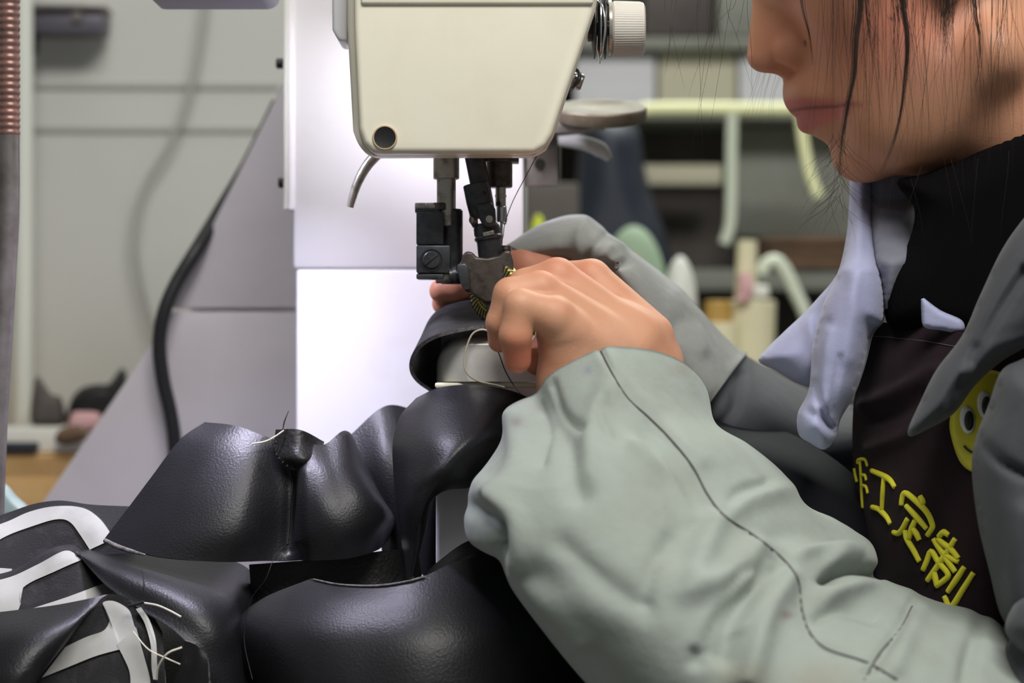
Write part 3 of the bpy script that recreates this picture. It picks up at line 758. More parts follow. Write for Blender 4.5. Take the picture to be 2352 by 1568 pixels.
L8 = leather('leather_piece', 'dark leather corner standing up behind the stitched flap piece',
    [[(800, 1002, 45), (884, 932, 50), (960, 944, 60), (1020, 960, 60)], [(840, 1090, 30), (890, 1060, 26), (960, 1060, 30), (1040, 1060, 50)],
     [(870, 1200, 30), (910, 1200, 20), (980, 1200, 30), (1050, 1200, 50)], [(880, 1320, 30), (920, 1320, 20), (980, 1320, 30), (1050, 1320, 50)]], nu=40, nv=40, noise=0.4)
L3 = leather('leather_piece', 'glossy black leather strip draped over the machine post',
    [[(956, 914, 2), (1003, 892, -13), (1060, 884, -17), (1120, 887, -17), (1180, 899, -15), (1240, 925, -12)],
     [(918, 958, -4), (980, 938, -26), (1050, 932, -38), (1125, 936, -40), (1178, 952, -26), (1230, 985, 5)],
     [(902, 1020, -14), (955, 1015, -46), (1015, 1012, -64), (1085, 1005, -66), (1135, 1010, -48), (1175, 1040, -8)],
     [(904, 1090, -20), (938, 1090, -50), (975, 1085, -68), (1025, 1068, -76), (1072, 1068, -62), (1110, 1095, -22)],
     [(908, 1140, -22), (932, 1143, -48), (958, 1135, -64), (1000, 1113, -74), (1045, 1108, -64), (1078, 1120, -30)],
     [(914, 1190, -22), (930, 1194, -44), (950, 1188, -58), (968, 1176, -66), (985, 1158, -66), (1000, 1136, -60)],
     [(924, 1260, -22), (934, 1262, -38), (945, 1258, -48), (955, 1252, -54), (965, 1243, -56), (974, 1230, -54)],
     [(930, 1326, -22), (934, 1328, -32), (938, 1328, -38), (942, 1327, -42), (946, 1326, -44), (951, 1322, -44)]],
    nu=70, nv=90, thick=1.8, noise=0.3, seed=9)
L4 = leather('leather_piece', 'curved leather band held under the roller foot',
    [[(1010, 905, 26), (960, 870, 14), (948, 838, 2), (964, 802, -10), (1005, 776, -18), (1070, 760, -21), (1140, 752, -18), (1230, 752, -8)],
     [(1012, 880, 40), (975, 840, 32), (966, 805, 20), (980, 768, 10), (1018, 746, 6), (1080, 738, 6), (1145, 732, 8), (1230, 728, 14)],
     [(1014, 850, 62), (998, 800, 60), (990, 765, 52), (999, 730, 44), (1032, 708, 42), (1085, 694, 42), (1150, 684, 42), (1230, 686, 42)],
     [(1020, 860, 74), (1012, 815, 76), (1008, 790, 74), (1015, 770, 74), (1045, 760, 74), (1090, 755, 74), (1150, 750, 74), (1230, 750, 74)],
     [(1024, 890, 76), (1018, 870, 78), (1016, 860, 78), (1022, 850, 78), (1050, 850, 78), (1095, 850, 78), (1150, 850, 78), (1230, 850, 78)]],
    nu=80, nv=56, thick=2.0)
L5 = leather('leather_piece', 'leather tongue with a violet sheen curving down left of the big panel',
    [[(150, 1250, -8), (280, 1258, 4), (420, 1276, 8), (535, 1288, 8), (588, 1330, 2), (586, 1400, -4), (578, 1480, -6), (590, 1568, -6), (600, 1620, -6)],
     [(165, 1262, -26), (280, 1312, -44), (390, 1350, -56), (475, 1392, -64), (520, 1440, -66), (540, 1510, -64), (552, 1570, -64), (560, 1605, -64), (565, 1620, -64)],
     [(180, 1276, -30), (248, 1346, -52), (318, 1395, -64), (388, 1438, -74), (436, 1482, -80), (468, 1530, -82), (486, 1570, -82), (492, 1605, -82), (495, 1620, -82)]],
    nu=90, nv=40, noise=0.5, seed=11, folds=[([(300, 1300), (420, 1330), (530, 1380)], 1.5, 40)])
L10 = leather('leather_piece', 'pebbled leather lining seen between the stitched piece and the front panel',
    [[(572, 1296, -8), (700, 1286, -14), (850, 1268, -14), (960, 1256, -6)], [(575, 1350, -9), (700, 1345, -15), (850, 1340, -17), (970, 1330, -8)], [(570, 1430, -10), (700, 1420, -18), (850, 1410, -22), (980, 1400, -14)]],
    [M['leather2'], M['leather'], M['cutedge']], nu=50, nv=30, noise=0.5)
L11 = leather('leather_piece', 'thin dark leather edge rising from the front panel past the post',
    [[(968, 1324, -30), (1010, 1286, -26), (1075, 1242, -22), (1150, 1232, -20), (1230, 1240, -10)], [(975, 1340, -38), (1015, 1318, -38), (1078, 1285, -34), (1150, 1275, -30), (1230, 1280, -20)], [(985, 1380, -40), (1020, 1370, -40), (1080, 1350, -40), (1150, 1330, -36), (1230, 1330, -26)]], nu=40, nv=24)

leather('leather_piece', 'flat dark sheet added under the leather heap to darken its gaps',  # dark sheet added to fill and darken the gaps of the heap
    [[(-80, 1330, 60), (200, 1326, 60), (500, 1322, 60), (800, 1330, 56), (990, 1340, 50)], [(-80, 1450, 0), (200, 1445, 0), (500, 1440, 0), (800, 1440, 0), (990, 1440, 0)],
     [(-80, 1625, -60), (200, 1622, -60), (500, 1622, -60), (800, 1622, -60), (990, 1622, -60)]], nu=30, nv=20, noise=0.6)
# bottom-left boot uppers with canvas tape inside
L7 = leather('leather_piece', 'upper leather lined with canvas tape at left, farthest of the left heap',
    [[(-40, 1196, -10), (20, 1176, -6), (80, 1156, -4), (140, 1149, -2), (210, 1158, 0), (300, 1162, 6)],
     [(-40, 1260, -24), (40, 1230, -14), (110, 1215, -10), (180, 1212, -8), (240, 1220, -6), (310, 1230, 0)],
     [(-40, 1340, -34), (40, 1320, -24), (110, 1300, -18), (180, 1290, -14), (250, 1290, -12), (320, 1300, -6)],
     [(-40, 1440, -40), (40, 1420, -36), (110, 1400, -32), (180, 1390, -28), (250, 1390, -26), (320, 1400, -20)]], LEAIN, nu=60, nv=44, noise=0.6)
r7 = raydepth([L7])
def tape(parent, rdf, a, b, off=1.0, nu=40, nv=8, name='canvas_tape', lift=0.0):
    rows = [[(x, y, rdf(x, y, -20) - off - lift) for x, y in cr(l, 24)[:, :2]] for l in (a, b)]
    rows.insert(1, [((p[0] + q[0]) / 2, (p[1] + q[1]) / 2, rdf((p[0] + q[0]) / 2, (p[1] + q[1]) / 2, -20) - off - lift) for p, q in zip(*rows)])
    return patch(name, rows, CAN, parent, nu, nv, 0.5, noise=0.15, nscale=300)
tape(L7, r7, [(-30, 1214), (20, 1196), (70, 1174), (130, 1162), (190, 1166), (230, 1192), (262, 1236)], [(-30, 1256), (20, 1228), (80, 1206), (130, 1192), (160, 1198), (184, 1228), (206, 1262)])
tape(L7, r7, [(-30, 1304), (0, 1304), (28, 1306)], [(-30, 1326), (0, 1322), (26, 1312)])
L7b = leather('leather_piece', 'folded leather upper with canvas tape, middle layer of the left heap',
    [[(-40, 1326, -34), (30, 1308, -30), (80, 1276, -28), (130, 1254, -26), (175, 1254, -24), (215, 1300, -20), (300, 1380, -16)],
     [(-40, 1345, -44), (30, 1325, -38), (80, 1296, -34), (130, 1276, -32), (180, 1282, -30), (225, 1330, -28), (310, 1400, -24)],
     [(-40, 1400, -50), (30, 1385, -46), (90, 1370, -42), (140, 1355, -40), (190, 1350, -38), (240, 1370, -36), (310, 1420, -32)],
     [(-40, 1480, -54), (30, 1470, -52), (90, 1450, -50), (140, 1430, -48), (190, 1420, -46), (240, 1420, -44), (310, 1450, -40)]], LEAIN, nu=60, nv=44, noise=0.5)
r7b = raydepth([L7b])
tape(L7b, r7b, [(-30, 1338), (30, 1322), (90, 1294), (150, 1264), (185, 1280)], [(-30, 1440), (40, 1402), (52, 1350), (130, 1310), (190, 1284)], nv=14)
tape(L7b, r7b, [(70, 1398), (150, 1372), (220, 1346), (246, 1336)], [(90, 1402), (160, 1392), (230, 1382), (280, 1366)])
L6 = leather('leather_piece', 'grey-sheened leather upper in the bottom left corner',
    [[(-60, 1412, -60), (40, 1400, -62), (120, 1390, -64), (200, 1375, -64), (246, 1364, -60)],
     [(-60, 1470, -84), (30, 1462, -92), (100, 1455, -92), (165, 1440, -84), (204, 1412, -72)],
     [(-60, 1540, -100), (20, 1540, -106), (70, 1535, -104), (110, 1522, -94), (138, 1496, -80)],
     [(-60, 1610, -104), (10, 1612, -110), (40, 1610, -106), (60, 1600, -96), (72, 1572, -84)]], nu=50, nv=50, noise=0.5, seed=4)
L6b = leather('leather_piece', 'inside of the leather upper with wide canvas tape in the bottom left corner',
    [[(80, 1566, -82), (140, 1490, -78), (200, 1412, -72), (246, 1366, -62), (300, 1374, -60), (345, 1405, -62), (372, 1450, -64)],
     [(90, 1576, -82), (150, 1520, -76), (210, 1450, -70), (260, 1410, -62), (305, 1405, -62), (345, 1440, -66), (376, 1490, -70)],
     [(100, 1590, -82), (160, 1560, -76), (220, 1510, -72), (270, 1470, -68), (310, 1460, -68), (348, 1490, -72), (378, 1540, -76)],
     [(110, 1605, -82), (170, 1600, -78), (230, 1590, -76), (280, 1580, -74), (320, 1580, -74), (350, 1580, -76), (380, 1600, -78)]], LEAIN, nu=60, nv=44, noise=0.4)
r6 = raydepth([L6b])
tape(L6b, r6, [(150, 1486), (200, 1462), (240, 1446), (252, 1415), (236, 1385), (262, 1380), (296, 1400), (306, 1430)], [(96, 1556), (160, 1530), (220, 1506), (270, 1492), (284, 1488), (296, 1474), (306, 1460), (310, 1440)], nv=12, lift=0.3)
tape(L6b, r6, [(268, 1480), (284, 1510), (298, 1545), (300, 1590)], [(312, 1440), (328, 1500), (342, 1550), (348, 1590)], lift=0.5)
tag(tape(L6b, r6, [(312, 1398), (332, 1430), (346, 1480), (348, 1530), (352, 1560)], [(324, 1394), (344, 1425), (358, 1470), (360, 1520), (360, 1560)], lift=3.0, name='white_edge_tape'), None)
tube('thread_end', [(330, 1384, -66), (362, 1390, -72), (390, 1402, -78), (416, 1416, -80)], [0.5, 0.5], M['thread'], L6b, sides=6)
tube('thread_end', [(360, 1560, -84), (364, 1530, -88), (385, 1500, -92), (418, 1486, -92)], [0.5, 0.5], M['thread'], L6b, sides=6)
tube('thread_end', [(306, 1450, -76), (340, 1490, -82), (380, 1510, -86), (414, 1525, -86)], [0.35, 0.35], M['thread'], L6b, sides=6)
tube('black_thread_end', [(326, 1310, -66), (330, 1340, -72), (328, 1376, -74)], [0.25, 0.3], M['bthread'], L6b, sides=6)
tubes('knot', [([(296, 1392, -68), (312, 1388, -71), (330, 1382, -72)], [0.9, 0.9])], M['bthread'], L6b)
L5b = leather('leather_piece', 'torn leather tab hanging under the violet sheened tongue',
    [[(424, 1470, -84), (450, 1480, -90), (474, 1500, -92)], [(418, 1510, -84), (450, 1515, -92), (478, 1525, -94)], [(400, 1560, -82), (440, 1570, -92), (480, 1575, -96)], [(395, 1615, -82), (440, 1618, -92), (480, 1620, -96)]], nu=20, nv=30, noise=0.8, nscale=200)

# dark lap leather to the right of the sleeve
L9 = leather('leather_piece', 'dark navy leather lying on the lap between the sleeve and the apron',
    [[(1560, 930, 60), (1680, 962, 66), (1790, 985, 60), (1880, 1030, 44), (1960, 1090, 30), (2020, 1160, 30)],
     [(1560, 1000, 20), (1680, 1020, 10), (1800, 1060, 4), (1890, 1110, 0), (1960, 1160, 4), (2020, 1220, 14)],
     [(1560, 1120, -10), (1680, 1140, -10), (1800, 1180, -10), (1890, 1220, -10), (1970, 1260, -4), (2030, 1300, 6)],
     [(1560, 1300, -30), (1680, 1320, -30), (1800, 1340, -24), (1890, 1360, -20), (1970, 1380, -14), (2030, 1400, -4)],
     [(1560, 1560, -30), (1680, 1560, -30), (1800, 1560, -24), (1890, 1560, -20), (1970, 1560, -14), (2030, 1560, -4)]], [M['navy']] * 3, nu=50, nv=40, noise=0.5)

tube('cut_edge', [(241, 1241, -20), (270, 1255, -27), (300, 1265, -33), (334, 1274, -38)], [1.3, 1.4, 1.2, 0.5], M['cutedge'], L2, sides=8)
r1 = raydepth([L1])
tube('cut_edge', [(x, y + 2, r1(x, y + 5, -40) - 0.2) for x, y in [(720, 1328), (780, 1340), (860, 1343), (930, 1334), (975, 1322)]], [0.5, 0.6, 0.6], M['cutedge'], L1, sides=8)  # pale cut edge, also standing in for its rim highlight
# loose loop of pale cord and a dark thread across the hook cover
tag(tube('cord_loop', [(1136, 770, -18), (1112, 757, -20), (1088, 764, -20), (1074, 790, -19), (1066, 830, -18), (1074, 858, -18), (1100, 875, -18), (1140, 884, -20), (1160, 889, -22)], [0.55, 0.55], M['nylon'], sides=8, n=60),
    'pale double cord looped across the polished hook cover', 'thread')
tag(tube('loose_thread', [(1118, 735, -20), (1124, 755, -22), (1135, 790, -22), (1146, 812, -20), (1160, 850, -19), (1180, 885, -22), (1196, 905, -34)], [0.28, 0.28], M['bthread'], sides=6, n=40),
    'loose black sewing thread running down beside the fingers', 'thread')
tag(tube('thread_tail', [(656, 1250, -40), (630, 1280, -60), (610, 1330, -66), (580, 1370, -60), (565, 1420, -58), (562, 1480, -60), (580, 1560, -70)], [0.2, 0.2], M['bthread'], sides=5, n=50),
    'long fine black thread trailing over the front leather panel', 'thread')

# ================================================================== the worker
pe = thing('person', (W(2380, 784, 40).x, 0.04, 0.0), 'woman bent over the sewing machine in a grey padded jacket and dark apron', 'person')
SKIN = np.array(rgb(206, 150, 118)); LIP = np.array(rgb(190, 98, 100)); RED = np.array(rgb(222, 140, 116)); PALE = np.array(rgb(232, 184, 154)); DK = np.array(rgb(96, 58, 50))
HD = 10.0
def H(px, py, dy=0.0): w = W(px, py, HD); return (w.x, w.y + dy / 1000.0, w.z)
def head():
    b = Blob((H(1690, 0)[0], -0.085, H(0, 620)[2]), (H(2620, 0)[0], 0.105, H(0, -700)[2]), 0.0016)
    b.ell(H(2060, -260), (88, 74, 92), 3)
    b.ell(H(1930, -160), (58, 62, 60), 12)
    b.ell(H(2010, 70), (46, 55, 58), 14)
    b.ell(H(2110, 190), (50, 50, 44), 14)
    for s in (-1, 1):
        b.ell(H(1925, 20, 36 * s), (24, 20, 24), 12)
        b.cone(H(1988, 352, 11 * s), H(2240, 150, 46 * s), 15, 19, 10)
        b.ell(H(2060, 250, 30 * s), (34, 24, 34), 12)
        b.ell(H(1806, -78, 31 * s), (15, 16, 11), 5)
        b.cone(H(1770, -130, 10 * s), H(1800, -140, 44 * s), 8, 8, 8)
    b.cone(H(1978, 354), H(1990, 354), 14.8, 14.6, 6)
    b.cone(H(1945, 320), H(1960, 350), 9, 11, 6)
    b.ell(H(2130, 300), (42, 34, 24), 12)
    b.cone(H(2235, 90), H(2560, 520), 47, 52, 14)
    # muzzle and lips
    b.ell(H(1898, 215), (23.5, 28, 18), 7)
    b.cone(H(1822, 180), H(1830, 225), 5.2, 5.6, 4)
    b.ell(H(1920, 275), (17, 22, 12), 6)
    for s in (-1, 1):
        b.cone(H(1838, 239, 3 * s), H(1880, 244, 15 * s), 4.8, 4.2, 2.5)
        b.cone(H(1880, 244, 15 * s), H(1940, 258, 25 * s), 4.2, 2.4, 2.5)
        b.cone(H(1856, 282, 2 * s), H(1892, 278, 13 * s), 5.6, 4.9, 2.5)
        b.cone(H(1892, 278, 13 * s), H(1940, 264, 23 * s), 4.9, 2.6, 3)
    # nose
    b.cone(H(1768, -60), H(1752, 128), 7.5, 8.8, 6)
    b.cone(H(1810, -50), H(1810, 90), 13, 15, 8)
    b.cone(H(1758, 138), H(1800, 152), 5.4, 5.2, 4)
    for s in (-1, 1):
        b.ell(H(1812, 124, 12.5 * s), (10, 7.5, 8.5), 4)
    for s in (-1, 1):
        b.ell(H(1790, 164, 6.5 * s), (5.0, 3.2, 3.8), 2, sub=True)
        b.ell(H(1858, 112, 19 * s), (3.0, 3.0, 8.0), 5, sub=True, rot=0.35)
        b.cone(H(1832, 257, 4 * s), H(1888, 257, 18 * s), 1.3, 1.3, 2.2, sub=True)
        b.cone(H(1888, 257, 18 * s), H(1950, 264, 29 * s), 1.4, 1.4, 2.2, sub=True)
        b.ell(H(1968, 268, 29 * s), (6, 4, 8), 6, sub=True)
    # ears
    for s in (-1, 1):
        b.ell(H(2150, -150, 70 * s), (16, 6, 30), 4, rot=-0.35)
        b.ell(H(2140, -155, 77 * s), (8, 4, 18), 3, sub=True, rot=-0.35)
    V, F = b.mesh()
    px, py, d = toPx(V); dy = V[:, 1] * 1000 - HD
    hx = V[:, 0]; 
    col = np.tile(SKIN, (len(V), 1))
    def mixc(w, c): col[:] = col * (1 - w[:, None]) + np.array(c) * w[:, None]
    # pigment and mouth-crease shade by place on the face (head coordinates)
    qx = (V[:, 0] / (mmpx(HD) / 1000.0)) + 1176; qy = 784 - (V[:, 2] - CAMZ) / (mmpx(HD) / 1000.0)
    chk = np.exp(-(((qx - 2010) / 140) ** 2 + ((qy - 90) / 120) ** 2)) * 0.8; mixc(chk, RED)
    nose = np.exp(-(((qx - 1770) / 60) ** 2 + ((qy - 110) / 60) ** 2)) * 0.35; mixc(nose, RED)
    lipup = 1 / (1 + np.exp(-(qy - (231 + 0.16 * np.maximum(qx - 1820, 0))) / 3.0))
    liplo = 1 / (1 + np.exp((qy - (306 - 0.36 * np.maximum(qx - 1850, 0))) / 4.0))
    lx = 1 / (1 + np.exp((qx - 1930) / 14.0)); mixc(lipup * liplo * lx * 0.75, LIP)
    mixc(np.exp(-((qy - 256 - 0.08 * np.maximum(qx - 1890, 0)) / 3.2) ** 2) * (qx < 1952) * 0.7, DK)  # shade of the crease between the lips, put into the colour
    mixc(np.exp(-(((qx - 2008) / 5) ** 2 + ((qy - 76) / 5) ** 2)) * (dy < 0) * 0.9, DK)
    lash = np.exp(-((qy + 45 + 0.1 * (qx - 1800)) / 5) ** 2) * (np.abs(qx - 1800) < 60) * (np.abs(np.abs(dy) - 31) < 14); mixc(lash * 0.9, DK)
    brow = np.exp(-((qy + 140) / 9) ** 2) * (np.abs(np.abs(dy) - 28) < 20) * (qx < 1850); mixc(brow * 0.9, DK)
    return V, F, col
def fingers(b, chain, rad, k=2.0):
    for (p, q), (r0, r1) in zip(zip(chain[:-1], chain[1:]), zip(rad[:-1], rad[1:])): b.cone(W(*p), W(*q), r0, r1, k)
def left_hand():
    lo = W(1080, 1160, -140); hi = W(1640, 540, 60)
    b = Blob((W(1090, 0, 20).x, -0.135, W(0, 1130, 0).z), (W(1620, 0, 20).x, 0.045, W(0, 540, 0).z), 0.0011)
    # back of the hand: one ray per metacarpal over a filled palm
    b.cone(W(1430, 850, -50), W(1300, 710, -52), 18, 12, 6)
    b.ell(W(1412, 792, -46), (27, 15, 22), 8)
    b.cone(W(1470, 830, -32), W(1370, 690, -24), 17, 13, 8)
    b.cone(W(1360, 800, -40), W(1420, 780, -30), 18, 18, 8)
    b.cone(W(1440, 850, -56), W(1272, 728, -78), 11, 10.6, 5)      # little
    b.cone(W(1450, 800, -55), W(1240, 668, -66), 11, 10.2, 5)      # ring
    b.cone(W(1470, 775, -46), W(1280, 638, -48), 11, 10.4, 5)     # middle
    b.cone(W(1496, 770, -34), W(1358, 640, -24), 12, 10.4, 5)     # index
    b.cone(W(1502, 830, -22), W(1450, 730, 0), 15.5, 11, 8)          # thumb ray
    # wrist
    b.cone(W(1322, 880, -60), W(1360, 1100, -70), 20, 22, 10)
    b.cone(W(1488, 860, -36), W(1480, 1100, -50), 18, 22, 10)
    b.cone(W(1324, 880, -60), W(1290, 770, -70), 19, 13, 6)
    # little finger: curled down, pad towards the camera side
    fingers(b, [(1272, 728, -78), (1196, 702, -84), (1184, 770, -84), (1189, 826, -78)], [10.6, 8.4, 8.2, 7.0], 2.2)
    # ring finger just behind it
    fingers(b, [(1240, 668, -66), (1172, 676, -70), (1150, 740, -68), (1148, 782, -62)], [10.2, 8.6, 7.4, 6.2], 2.2)
    # middle and index fingers pinch the leather behind
    fingers(b, [(1280, 638, -48), (1206, 656, -46), (1160, 720, -42), (1146, 752, -34)], [10.4, 8.8, 7.8, 6.6], 2.2)
    fingers(b, [(1358, 640, -24), (1270, 640, -14), (1200, 700, -12), (1160, 748, -16)], [10.4, 9.2, 8.0, 6.8], 2.2)
    fingers(b, [(1450, 730, 0), (1350, 760, 2), (1262, 800, -20), (1236, 830, -30)], [12, 11, 9.5, 7.5], 2.5)
    # flexion crease of the little finger, valleys between the knuckles
    b.cone(W(1160, 766, -99), W(1236, 770, -98), 0.9, 0.9, 1.5, sub=True)
    V, F = b.mesh(); col = np.tile(SKIN, (len(V), 1))
    px, py, d = toPx(V)
    def mixc(w, c): col[:] = col * (1 - w[:, None]) + np.array(c) * w[:, None]
    mixc(np.exp(-(((px - 1192) / 50) ** 2 + ((py - 822) / 52) ** 2)) * 0.9, np.array(rgb(206, 112, 86)))
    mixc(np.exp(-(((px - 1370) / 100) ** 2 + ((py - 780) / 70) ** 2)) * 0.5, PALE)
    mixc(np.exp(-(((px - 1200) / 40) ** 2 + ((py - 680) / 40) ** 2)) * 0.3, PALE)
    mixc(np.exp(-(((px - 1300) / 90) ** 2 + ((py - 610) / 40) ** 2)) * 0.3, RED)
    return V, F, col
def right_hand():
    b = Blob((W(960, 0, 0).x, -0.01, W(0, 800, 0).z), (W(1480, 0, 120).x, 0.15, W(0, 500, 0).z), 0.0013)
    b.cone(W(1420, 640, 84), W(1310, 628, 66), 18, 16, 6)
    b.cone(W(1310, 628, 60), W(1215, 636, 44), 17, 16, 8)
    b.cone(W(1290, 616, 52), W(1200, 610, 40), 12, 11, 5)
    fingers(b, [(1200, 610, 40), (1120, 640, 46), (1050, 662, 44), (1014, 668, 44)], [11, 9, 8, 7], 2)
    fingers(b, [(1210, 640, 46), (1120, 672, 56), (1060, 690, 54), (1020, 696, 52)], [11, 9, 8, 7], 2)
    fingers(b, [(1215, 660, 66), (1120, 700, 68), (1060, 716, 66), (1030, 722, 64)], [11, 9, 8, 7], 2)
    fingers(b, [(1225, 680, 76), (1140, 722, 80), (1080, 736, 80)], [10, 8, 7], 2)
    fingers(b, [(1280, 640, 60), (1210, 690, 44), (1160, 716, 44)], [13, 10, 8], 2)
    V, F = b.mesh(); col = np.tile(SKIN * 0.5 + RED * 0.5, (len(V), 1))
    return V, F, col
def trunk():
    """arms, chest, hips and legs under the clothes, seated"""
    b = Blob((-0.05, -0.32, 0.02), (0.68, 0.36, 1.24), 0.012)
    nk = W(2480, 430, HD); sh_l = Vector((0.40, -0.16, 1.03)); sh_r = Vector((0.38, 0.20, 1.03))
    ch = Vector((0.41, 0.02, 0.93)); hip = Vector((0.47, 0.02, 0.56))
    b.cone(nk, ch, 48, 85, 40); b.cone(sh_l, sh_r, 48, 48, 40); b.cone(ch, hip, 95, 110, 40)
    for s, sh in ((-1, sh_l), (1, sh_r)):
        el = W(2300, 1850, -130) if s < 0 else W(1960, 1020, 130)
        wr = W(1420, 1060, -62) if s < 0 else W(1420, 640, 84)
        if s < 0: b.cone(sh, el, 42, 30, 20); b.cone(el, wr, 28, 20, 12)
        else:
            m1, m2 = W(1620, 884, 118), W(1860, 1042, 124)
            b.cone(sh, m2, 34, 20, 20); b.cone(m2, m1, 20, 22, 12); b.cone(m1, wr, 23, 16, 12)
        kn = Vector((0.06, 0.02 + 0.13 * s, 0.50)); an = Vector((0.10, 0.02 + 0.13 * s, 0.09))
        b.cone(hip + Vector((0, 0.09 * s, -0.03)), kn, 80, 58, 30); b.cone(kn, an, 55, 36, 20); b.cone(an, an + Vector((-0.14, 0.0, -0.045)), 36, 26, 10)
    V, F = b.mesh(); return V, F, np.tile(SKIN, (len(V), 1))
parts = [trunk(), head(), left_hand(), right_hand()]
o_ = 0; VV, FF_, CC = [], [], []
for V, F, c_ in parts:
    VV.append(V); FF_.append(F + o_); CC.append(c_); o_ += len(V)
mesh('body', np.concatenate(VV), np.concatenate(FF_), M['skin'], pe, attr=np.concatenate(CC))

# hair: a cap of combed hair above the face plus loose strands that hang over it
def hairset():
    sp = []
    c = Vector(H(2075, -262)); r3 = (0.092, 0.079, 0.097)
    for k in range(900):                                    # combed cap
        th = R.uniform(0, 2 * math.pi); ph = R.uniform(0.05, 1.25)
        pts = []
        for q in range(6):
            f = ph + q * 0.16; t2 = th + 0.05 * q * R.uniform(-1, 1)
            v = Vector((math.sin(f) * math.cos(t2), math.sin(f) * math.sin(t2), math.cos(f)))
            if v.x < -0.72 and f > 0.9: break
            pts.append(c + Vector((v.x * r3[0], v.y * r3[1], v.z * r3[2])) * (1.0 + 0.01 * R.random()))
        if len(pts) > 2: sp.append((pts, [0.9, 0.5]))
    return sp
def strand(pts, rad): return ([W(*p) for p in pts], rad)
cap = tubes('hair', hairset(), M['hair'], pe, sides=4, wpts=True, n=10)
ls = []
def lock(path, nst, spread, rad=0.16, wob=6, end=1.0, lo=0.45):
    if nst > 1: rad *= 0.72; nst = int(nst * 1.3)
    for k in range(nst):
        ox = R.gauss(0, spread); od = R.gauss(0, 2.0); cut = R.uniform(lo, 1.0) if nst > 1 else 1
        pts = []; m = len(path)
        for i, p in enumerate(path):
            if i / (m - 1) > cut and i > 2: break
            f = i / (m - 1)
            pts.append(W(p[0] + ox * (1 - 0.65 * math.sin(f * 2.6)) + R.gauss(0, wob) * f * 0.35, p[1], p[2] + od))
        ls.append((pts, [rad, rad, rad * 0.7, rad * 0.15]))
lock([(1972, -160, -78), (1976, 0, -80), (1966, 90, -80), (1962, 170, -78), (1948, 240, -74), (1936, 310, -64), (1928, 400, -50), (1924, 545, -44)], 26, 7, 0.22, 3, lo=0.72)
lock([(2060, -160, -88), (2072, 0, -88), (2084, 90, -88), (2078, 180, -84), (2068, 260, -78), (2050, 330, -66), (2020, 400, -52), (1994, 490, -44)], 18, 6, 0.2, 3, lo=0.65)
lock([(1980, -160, -82), (1990, 0, -84), (2000, 90, -82), (2010, 160, -80), (2016, 230, -76)], 9, 8, 0.16)
lock([(1832, -140, -62), (1842, 0, -64), (1858, 80, -66), (1868, 150, -60), (1884, 230, -56)], 8, 7, 0.16)
lock([(2190, -160, -86), (2182, -60, -88), (2174, 0, -89), (2168, 40, -89), (2166, 80, -89), (2170, 120, -88), (2176, 165, -87)], 150, 34, 0.11, 8, lo=0.25)
lock([(2228, -160, -86), (2240, 20, -88), (2252, 90, -86), (2248, 160, -82), (2240, 210, -80), (2200, 290, -74)], 12, 6, 0.18)
lock([(2040, -160, -84), (2056, 0, -86), (2064, 60, -86), (2076, 120, -84)], 8, 8, 0.16)
# dense unseen forelocks, added above the frame to shade the face
lock([(1900, -520, -70), (1820, -400, -84), (1776, -260, -90), (1766, -150, -90), (1770, -70, -88), (1776, -16, -86)], 240, 36, 0.42, 6, lo=0.8)
lock([(2000, -520, -78), (1940, -400, -90), (1910, -260, -96), (1900, -150, -96), (1900, -60, -94), (1904, -4, -92)], 260, 42, 0.42, 6, lo=0.8)
lock([(2090, -520, -80), (2050, -400, -92), (2040, -260, -97), (2040, -150, -97), (2044, -80, -96), (2050, -20, -94)], 200, 42, 0.42, 6, lo=0.75)
for k in range(170):                                         # single hairs across the cheek
    x = R.uniform(1880, 2340); l = R.uniform(120, 420); dx = R.gauss(0, 30)
    lock([(x, -150, -88), (x + dx * 0.2, 0, -88), (x + dx * 0.5, l * 0.4, -86), (x + dx * 0.9, l * 0.75, -80), (x + dx, l, -72)], 1, 2, R.uniform(0.05, 0.11), 14)
for k in range(16):                                         # stray hairs in front of the face
    x = R.uniform(1520, 1720); l = R.uniform(60, 380); dx = R.gauss(-10, 40)
    lock([(x + 30, -160, -20), (x, 0, -20), (x + dx * 0.4, l * 0.4, -24), (x + dx * 0.8, l * 0.8, -20), (x + dx, l, -20)], 1, 2, 0.09)
for k in range(9):                                          # eyelash-side wisps under the nose
    x = 1738 + k * 7; lock([(x + 16, 100, 24), (x + 8, 140, 24), (x, 175, 22), (x - 14, 225, 20), (x - 40 + 3 * k, 300, 18)], 1, 3, 0.08)
for k in range(60):                                         # fine ends round the long lock and under the jaw
    y = R.uniform(300, 470); x = 1926 + R.gauss(0, 8); dx = R.choice((-1, -1, 1)) * R.uniform(10, 110)
    lock([(x, y, -50), (x + dx * 0.3, y + 30, -50), (x + dx * 0.7, y + 60, -48), (x + dx, y + R.uniform(70, 130), -46)], 1, 2, 0.07)
for k in range(9):
    x = R.uniform(2060, 2330); y = R.uniform(250, 380); dx = R.uniform(-60, 60)
    lock([(x, y, -64), (x + dx * 0.4, y + 60, -66), (x + dx, y + 150, -66), (x + dx * 1.2, y + 200, -66)], 1, 2, 0.05)
tubes('loose_hair', ls, M['hair'], pe, sides=4, wpts=True, n=22)

